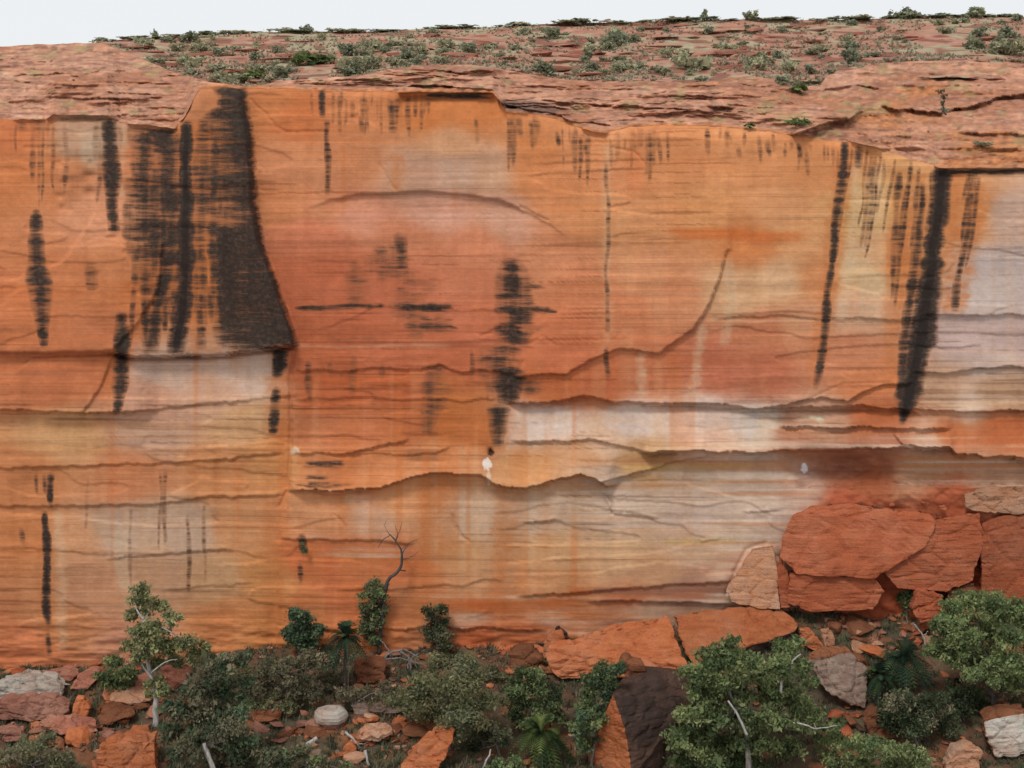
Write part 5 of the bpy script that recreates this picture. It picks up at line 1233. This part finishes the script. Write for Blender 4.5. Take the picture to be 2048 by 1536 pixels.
# fallen and dead wood
def wood(name, label, cat, paths, mat, Y):
    b = at(paths[0][0][0][0], paths[0][0][0][1], Y)
    e = root(name, label, cat, b)
    for i, (px, a, z) in enumerate(paths):
        limb('stem' if i == 0 else 'branch', [at(p[0], p[1], Y + (p[2] if len(p) > 2 else 0)) for p in px], a, z, mat, e, b, .03)
    return e
wood('pale_log', 'pale weathered log lying left of the hollow slab', 'log', [([(600, 1500), (616, 1488), (634, 1476, .4)], .24, .18), ([(620, 1486), (630, 1492)], .12, .08)], M_WHITEBARK, fy(620, 1492))
wood('pale_log', 'pale forked dead branch lying right of the round stone', 'log', [([(690, 1466, .6), (702, 1474, .3), (714, 1486), (722, 1500)], .13, .06), ([(704, 1476, .3), (700, 1490, .1), (692, 1504)], .08, .04), ([(714, 1486), (726, 1488), (736, 1484)], .06, .03)], M_WHITEBARK, fy(690, 1500))
wood('pale_log', 'short white stick standing among stones left of the slanted boulder', 'log', [([(730, 1500, .2), (734, 1516), (738, 1532)], .14, .10)], M_WHITEBARK, fy(736, 1536))
wood('pale_log', 'thin pale stick leaning at the bottom edge left of the cycad', 'log', [([(982, 1500, .3), (974, 1520), (966, 1540)], .07, .1)], M_WHITEBARK, fy(966, 1545))
wood('dead_brush', 'grey tangle of dead branches right of the dark cycad', 'dead shrub', [([(760, 1330), (780, 1306), (810, 1300), (840, 1316)], .16, .05), ([(800, 1302), (826, 1322), (836, 1340)], .1, .03), ([(780, 1306), (770, 1290), (760, 1280)], .1, .03), ([(815, 1340), (822, 1318), (850, 1300)], .1, .03), ([(770, 1320), (800, 1316), (850, 1330)], .1, .03), ([(822, 1346), (820, 1330), (816, 1316)], .12, .06)], M_GREYBARK, fy(800, 1345))
wood('bare_sapling', 'thin bare brown stem rising beside the dark cycad trunk', 'dead shrub', [([(700, 1420), (697, 1380), (699, 1330)], .07, .03), ([(640, 1404), (642, 1380), (638, 1360)], .04, .03)], M_BROWNBARK, fy(700, 1425))
wood('dead_sapling', 'thin bent pale dead shrub above the rubble left of the broad tree', 'dead shrub', [([(1852, 1296), (1846, 1272), (1834, 1256), (1826, 1246)], .10, .04), ([(1846, 1272), (1856, 1262)], .05, .02)], M_WHITEBARK, fy(1850, 1300))

# ------------------------------------------------------------------ shrubs on the plateau and far hillside
def shrub_proto(cols, seed, n=5, ln=.55, wd=.3):
    g = random.Random(seed); cols = [tuple(x * .92 for x in c) for c in cols]
    cl = [(Vector((g.uniform(-.55, .55), g.uniform(-.5, .5), g.uniform(.25, .8))), g.uniform(.32, .5)) for _ in range(n)]
    return leaves_mesh('shrub', cl, Vector((0, 0, 0)), 420, ln * .42, wd * .5, cols, seed, 6)
HG = [(172, 178, 160), (184, 186, 168), (158, 166, 148)]
HD = [(150, 162, 146), (138, 152, 140), (160, 168, 152)]
HL = [(120, 144, 92), (104, 130, 84)]
PG = [shrub_proto(HG, 200 + i) for i in range(5)]
PD = [shrub_proto(HD, 220 + i) for i in range(5)]
PL = [shrub_proto(HL, 240 + i) for i in range(3)]
PT = [shrub_proto(HD, 260 + i, 11) for i in range(3)]
rr = random.Random(77)
def put_shrub(me, p, w, h_, label, group, name='shrub'):
    ob = bpy.data.objects.new(name, me); COL.objects.link(ob)
    ob.location = p - Vector((0, 0, .08 * h_)); ob.scale = (w, w, h_); ob.rotation_euler = (0, 0, rr.uniform(0, 6.28))
    return tag(ob, label, 'shrub', group)
for k in range(150):
    u = rr.uniform(225, 2060); tv = float(crv(TOP, u)); sv = float(crv(SKY, u))
    v = sv + 8 + (tv - sv - 6) * rr.random() ** .85
    if tv - sv < 14: continue
    p = hill_point(u, v)
    w = rr.uniform(1.0, 2.6) * (1 if rr.random() < .8 else 1.4)
    if rr.random() < .55: put_shrub(rr.choice(PG), p, w, w * rr.uniform(.6, .95), 'grey-green shrub on the far hillside ' + side(u), 'grey hillside shrubs ' + side(u))
    else: put_shrub(rr.choice(PD), p, w, w * rr.uniform(.6, 1.0), 'dark green shrub on the far hillside ' + side(u), 'dark hillside shrubs ' + side(u))
for k in range(84):
    u = 205 + (2070 - 205) * rr.random(); sv = float(crv(SKY, u))
    p = hill_point(u, sv + rr.uniform(0, 2))
    w = rr.uniform(1.6, 5.5)
    put_shrub(rr.choice(PG + PD), p, w, rr.uniform(.4, 1.1), 'low shrub right on the skyline ' + side(u), 'skyline shrubs ' + side(u))
for i, (u, w, h_, lab) in enumerate([(310, 1.0, 3.6, 'thin small tree sticking up at the left end of the skyline'), (1410, 1.1, 4.2, 'lone thin tree sticking up from the middle skyline'), (1500, 2.4, 3.6, 'flat-topped tree on the skyline right of the lone thin one'), (1805, 3.6, 4.0, 'widest tree clump on the skyline at the right'),
                                     (1950, 3.4, 3.8, 'boxy dark tree on the skyline near the right edge'), (1160, 4.2, 2.6, 'long low tree clump on the middle skyline'), (612, 2.0, 2.8, 'small tree on the skyline left of the middle')]):
    put_shrub(PT[i % 3], hill_point(u, float(crv(SKY, u)) + 2), w, h_ * .62, lab, None, 'skyline_tree')
for (u, v, w, h_, lst, lab) in [(1225, 92, 3.4, 4.0, PD, 'large dark blue-green bush on the hillside above the middle domes'), (1105, 78, 3.2, 2.8, PD, 'round dark bush on the hillside left of the large one'), (810, 118, 2.4, 2.4, PD, 'dark bush at the lower edge of the hillside, left of the middle dome'), (620, 132, 5.5, 2.6, PL, 'broad green thicket behind the dark buttress'),
                                (500, 158, 3.4, 1.8, PL, 'bright green bushes right behind the top of the buttress'), (560, 156, 3.0, 2.0, PD, 'dark green bush touching the rim right of the buttress'), (1945, 100, 3.4, 3.0, PD, 'dark bush on the hillside at the right'), (2000, 108, 3.2, 3.2, PG, 'grey bush on the hillside at the right edge'), (1390, 140, 4.2, 3.8, PG, 'tall grey-green bush in the dip before the right domes'),
                                (1510, 140, 3.0, 2.6, PG, 'grey-green bush between two right-hand domes'), (700, 140, 4.2, 2.2, PG, 'grey grass-like thicket left of the middle dome')]:
    put_shrub(rr.choice(lst), hill_point(u, v), w, h_, lab, None)
for (u, v, w, h_, lst, lab) in [(1598, 186, 1.5, 1.0, PL, 'bright green cushion shrub in a hollow of the right domes'), (1570, 162, 1.6, 1.2, PD, 'dark shrub behind the bright green cushion shrub'), (1445, 216, 1.0, .6, PL, 'small green shrub in a shaded slot of the domes'), (1600, 250, 1.6, .8, PL, 'olive shrub at the rim where a crack meets the edge'),
                                (1500, 256, .9, .5, PL, 'tiny olive tuft on the rim left of the crack'), (1970, 290, 1.4, .6, PG, 'pale green tuft on the right slickrock near the rim'), (1890, 224, .8, .7, PD, 'small dark shrub at the foot of the thin tree in the crevice')]:
    put_shrub(rr.choice(lst), dome_point(u, v) + Vector((0, -.3, 0)), w, h_, lab, None)
# thin dark tree in the crevice of the right dome
pb_ = dome_point(1892, 228) + Vector((0, -.8, 0))
te = root('thin_tree', 'thin crooked dark tree growing from the crevice in the right dome', 'tree', pb_)
limb('trunk', [at(1892, 230, pb_.y), at(1886, 212, pb_.y), at(1889, 196, pb_.y), at(1880, 182, pb_.y)], .10, .04, M_DARKBARK, te, pb_)
link('crown', leaves_mesh('crown', [(at(1882, 182, pb_.y), .45), (at(1888, 192, pb_.y), .4), (at(1884, 206, pb_.y), .3)], pb_, 500, .2, .1, DARKG, 9), None, te)

# spinifex: too many and too small to count
def spinifex():
    g = np.random.default_rng(44); V_, F_, K_ = [], [], []
    n = 0; out = []
    for _ in range(9000):
        u = g.uniform(180, 2100); j = int((u - uh[0]) / 3.6); i = int(g.integers(22, NH - 1))
        if fbm(np.array(u / 70.0), np.array(i / 14.0), 13, 2) < .46: continue
        out.append((Ph[i, j], g))
    P = np.array([q[0] for q in out]); m = len(P); B = 7
    c = np.repeat(P, B, 0); s_ = np.repeat(g.uniform(.35, .8, m), B)
    az = g.uniform(0, 6.28, m * B); rad = s_ * g.uniform(.2, .9, m * B); hgt = s_ * g.uniform(.4, .9, m * B)
    wx = -np.sin(az) * s_ * .35; wy = np.cos(az) * s_ * .35
    A = c + np.stack([wx, wy, np.zeros_like(wx) - .1], 1); Bv = c - np.stack([wx, wy, np.zeros_like(wx) + .1], 1)
    T = c + np.stack([np.cos(az) * rad, np.sin(az) * rad, hgt], 1)
    VV = np.stack([A, Bv, T], 1).reshape(-1, 3)
    base = np.array([lin(np.array(k) / 255) for k in [(178, 168, 144), (160, 158, 134), (172, 156, 134), (148, 150, 128)]])
    K = np.repeat(base[g.integers(0, 4, m)] * g.uniform(.8, 1.15, (m, 1)), B * 3, 0)
    me = bpy.data.meshes.new('spinifex'); nn = m * B
    me.vertices.add(nn * 3); me.vertices.foreach_set('co', VV.reshape(-1).astype(np.float32))
    me.loops.add(nn * 3); me.loops.foreach_set('vertex_index', np.arange(nn * 3, dtype=np.int32))
    me.polygons.add(nn); me.polygons.foreach_set('loop_start', (np.arange(nn) * 3).astype(np.int32))
    put_colour(me, K); me.update(calc_edges=True)
    tag(link('spinifex', me, M_LEAF), 'pale grey-green spinifex grass covering the far hillside', 'grass', kind='stuff')
spinifex()

# leaf litter, twigs and low scrub between the rocks
def scrub():
    g = np.random.default_rng(45); m = 11000
    X = g.uniform(-60, 60, m); Y = g.uniform(-24, 1.5, m)
    keep = fbm(X / 3.5 + 50, Y / 3.5 + 50, 21, 3) > .44
    X, Y = X[keep], Y[keep]; m = len(X); Z = ground_z(X, Y)
    B = 16; c = np.repeat(np.stack([X, Y, Z], 1), B, 0); s_ = np.repeat(g.uniform(.25, .75, m), B)
    c = c + g.normal(size=c.shape) * (s_ * .35)[:, None] * np.array([1, 1, .3])
    az = g.uniform(0, 6.28, m * B); rad = s_ * g.uniform(.1, .7, m * B); hgt = s_ * g.uniform(.3, 1.0, m * B)
    wx = -np.sin(az) * s_ * .12; wy = np.cos(az) * s_ * .12; zz = np.zeros_like(wx)
    A = c + np.stack([wx, wy, zz - .05], 1); Bv = c - np.stack([wx, wy, zz + .05], 1)
    T = c + np.stack([np.cos(az) * rad, np.sin(az) * rad, hgt], 1)
    VV = np.stack([A, Bv, T], 1).reshape(-1, 3)
    base = np.array([lin(np.array(k) / 255) for k in [(104, 104, 84), (128, 120, 98), (118, 102, 84), (90, 94, 76), (96, 106, 80)]])
    K = np.repeat(base[g.integers(0, 5, m)] * g.uniform(.75, 1.2, (m, 1)), B * 3, 0)
    me = bpy.data.meshes.new('undergrowth'); nn = m * B
    me.vertices.add(nn * 3); me.vertices.foreach_set('co', VV.reshape(-1).astype(np.float32))
    me.loops.add(nn * 3); me.loops.foreach_set('vertex_index', np.arange(nn * 3, dtype=np.int32))
    me.polygons.add(nn); me.polygons.foreach_set('loop_start', (np.arange(nn) * 3).astype(np.int32))
    put_colour(me, K); me.update(calc_edges=True)
    tag(link('undergrowth', me, M_LEAF), 'dry grey-green undergrowth and litter between the rocks', 'undergrowth', kind='stuff')
scrub()

# broken stone too small and too many to count, over the whole foot of the cliff
def scree():
    g = np.random.default_rng(46)
    shapes = []
    for me in list(protos.values())[:8]:
        co = np.empty(len(me.vertices) * 3, np.float32); me.vertices.foreach_get('co', co)
        tri = [tuple(p.vertices) for p in me.polygons if len(p.vertices) == 3]
        shapes.append((co.reshape(-1, 3), np.array(tri)))
    m = 1500
    X = g.uniform(-58, 58, m); Y = g.uniform(-20, .6, m)
    keep = (fbm(X / 4 + 70, Y / 4 + 70, 9, 3) > .47) | (Y > -1.6)
    X, Y = X[keep], Y[keep]; Z = ground_z(X, Y)
    base = np.array([lin(np.array(k) / 255) for k in [(178, 112, 78), (160, 98, 68), (186, 140, 112), (148, 104, 84), (128, 92, 76)]])
    VV, FF, KK = [], [], []; off = 0
    for x, y, z in zip(X, Y, Z):
        co, tri = shapes[g.integers(0, len(shapes))]
        s_ = math.exp(g.normal(-.6, .42)); a = g.uniform(0, 6.28); c_, n_ = math.cos(a), math.sin(a)
        q = co * np.array([s_, s_, s_ * g.uniform(.5, .9)])
        t = g.normal(0, .25); q = np.stack([q[:, 0], q[:, 1] - t * q[:, 2], q[:, 2] + t * q[:, 1]], 1)
        q = np.stack([q[:, 0] * c_ - q[:, 1] * n_, q[:, 0] * n_ + q[:, 1] * c_, q[:, 2]], 1) + np.array([x, y, z + .1 * s_])
        VV.append(q); FF.append(tri + off); off += len(co)
        KK.append(np.repeat((base[g.integers(0, 5)] * g.uniform(.7, 1.1))[None], len(co), 0))
    VV = np.concatenate(VV); FF = np.concatenate(FF); nn = len(FF)
    me = bpy.data.meshes.new('scree')
    me.vertices.add(len(VV)); me.vertices.foreach_set('co', VV.reshape(-1).astype(np.float32))
    me.loops.add(nn * 3); me.loops.foreach_set('vertex_index', FF.reshape(-1).astype(np.int32))
    me.polygons.add(nn); me.polygons.foreach_set('loop_start', (np.arange(nn) * 3).astype(np.int32))
    put_colour(me, np.concatenate(KK)); me.update(calc_edges=True)
    tag(link('scree', me, M_GROUND), 'brown broken scree scattered between rocks and bushes', 'scree', kind='stuff')
scree()
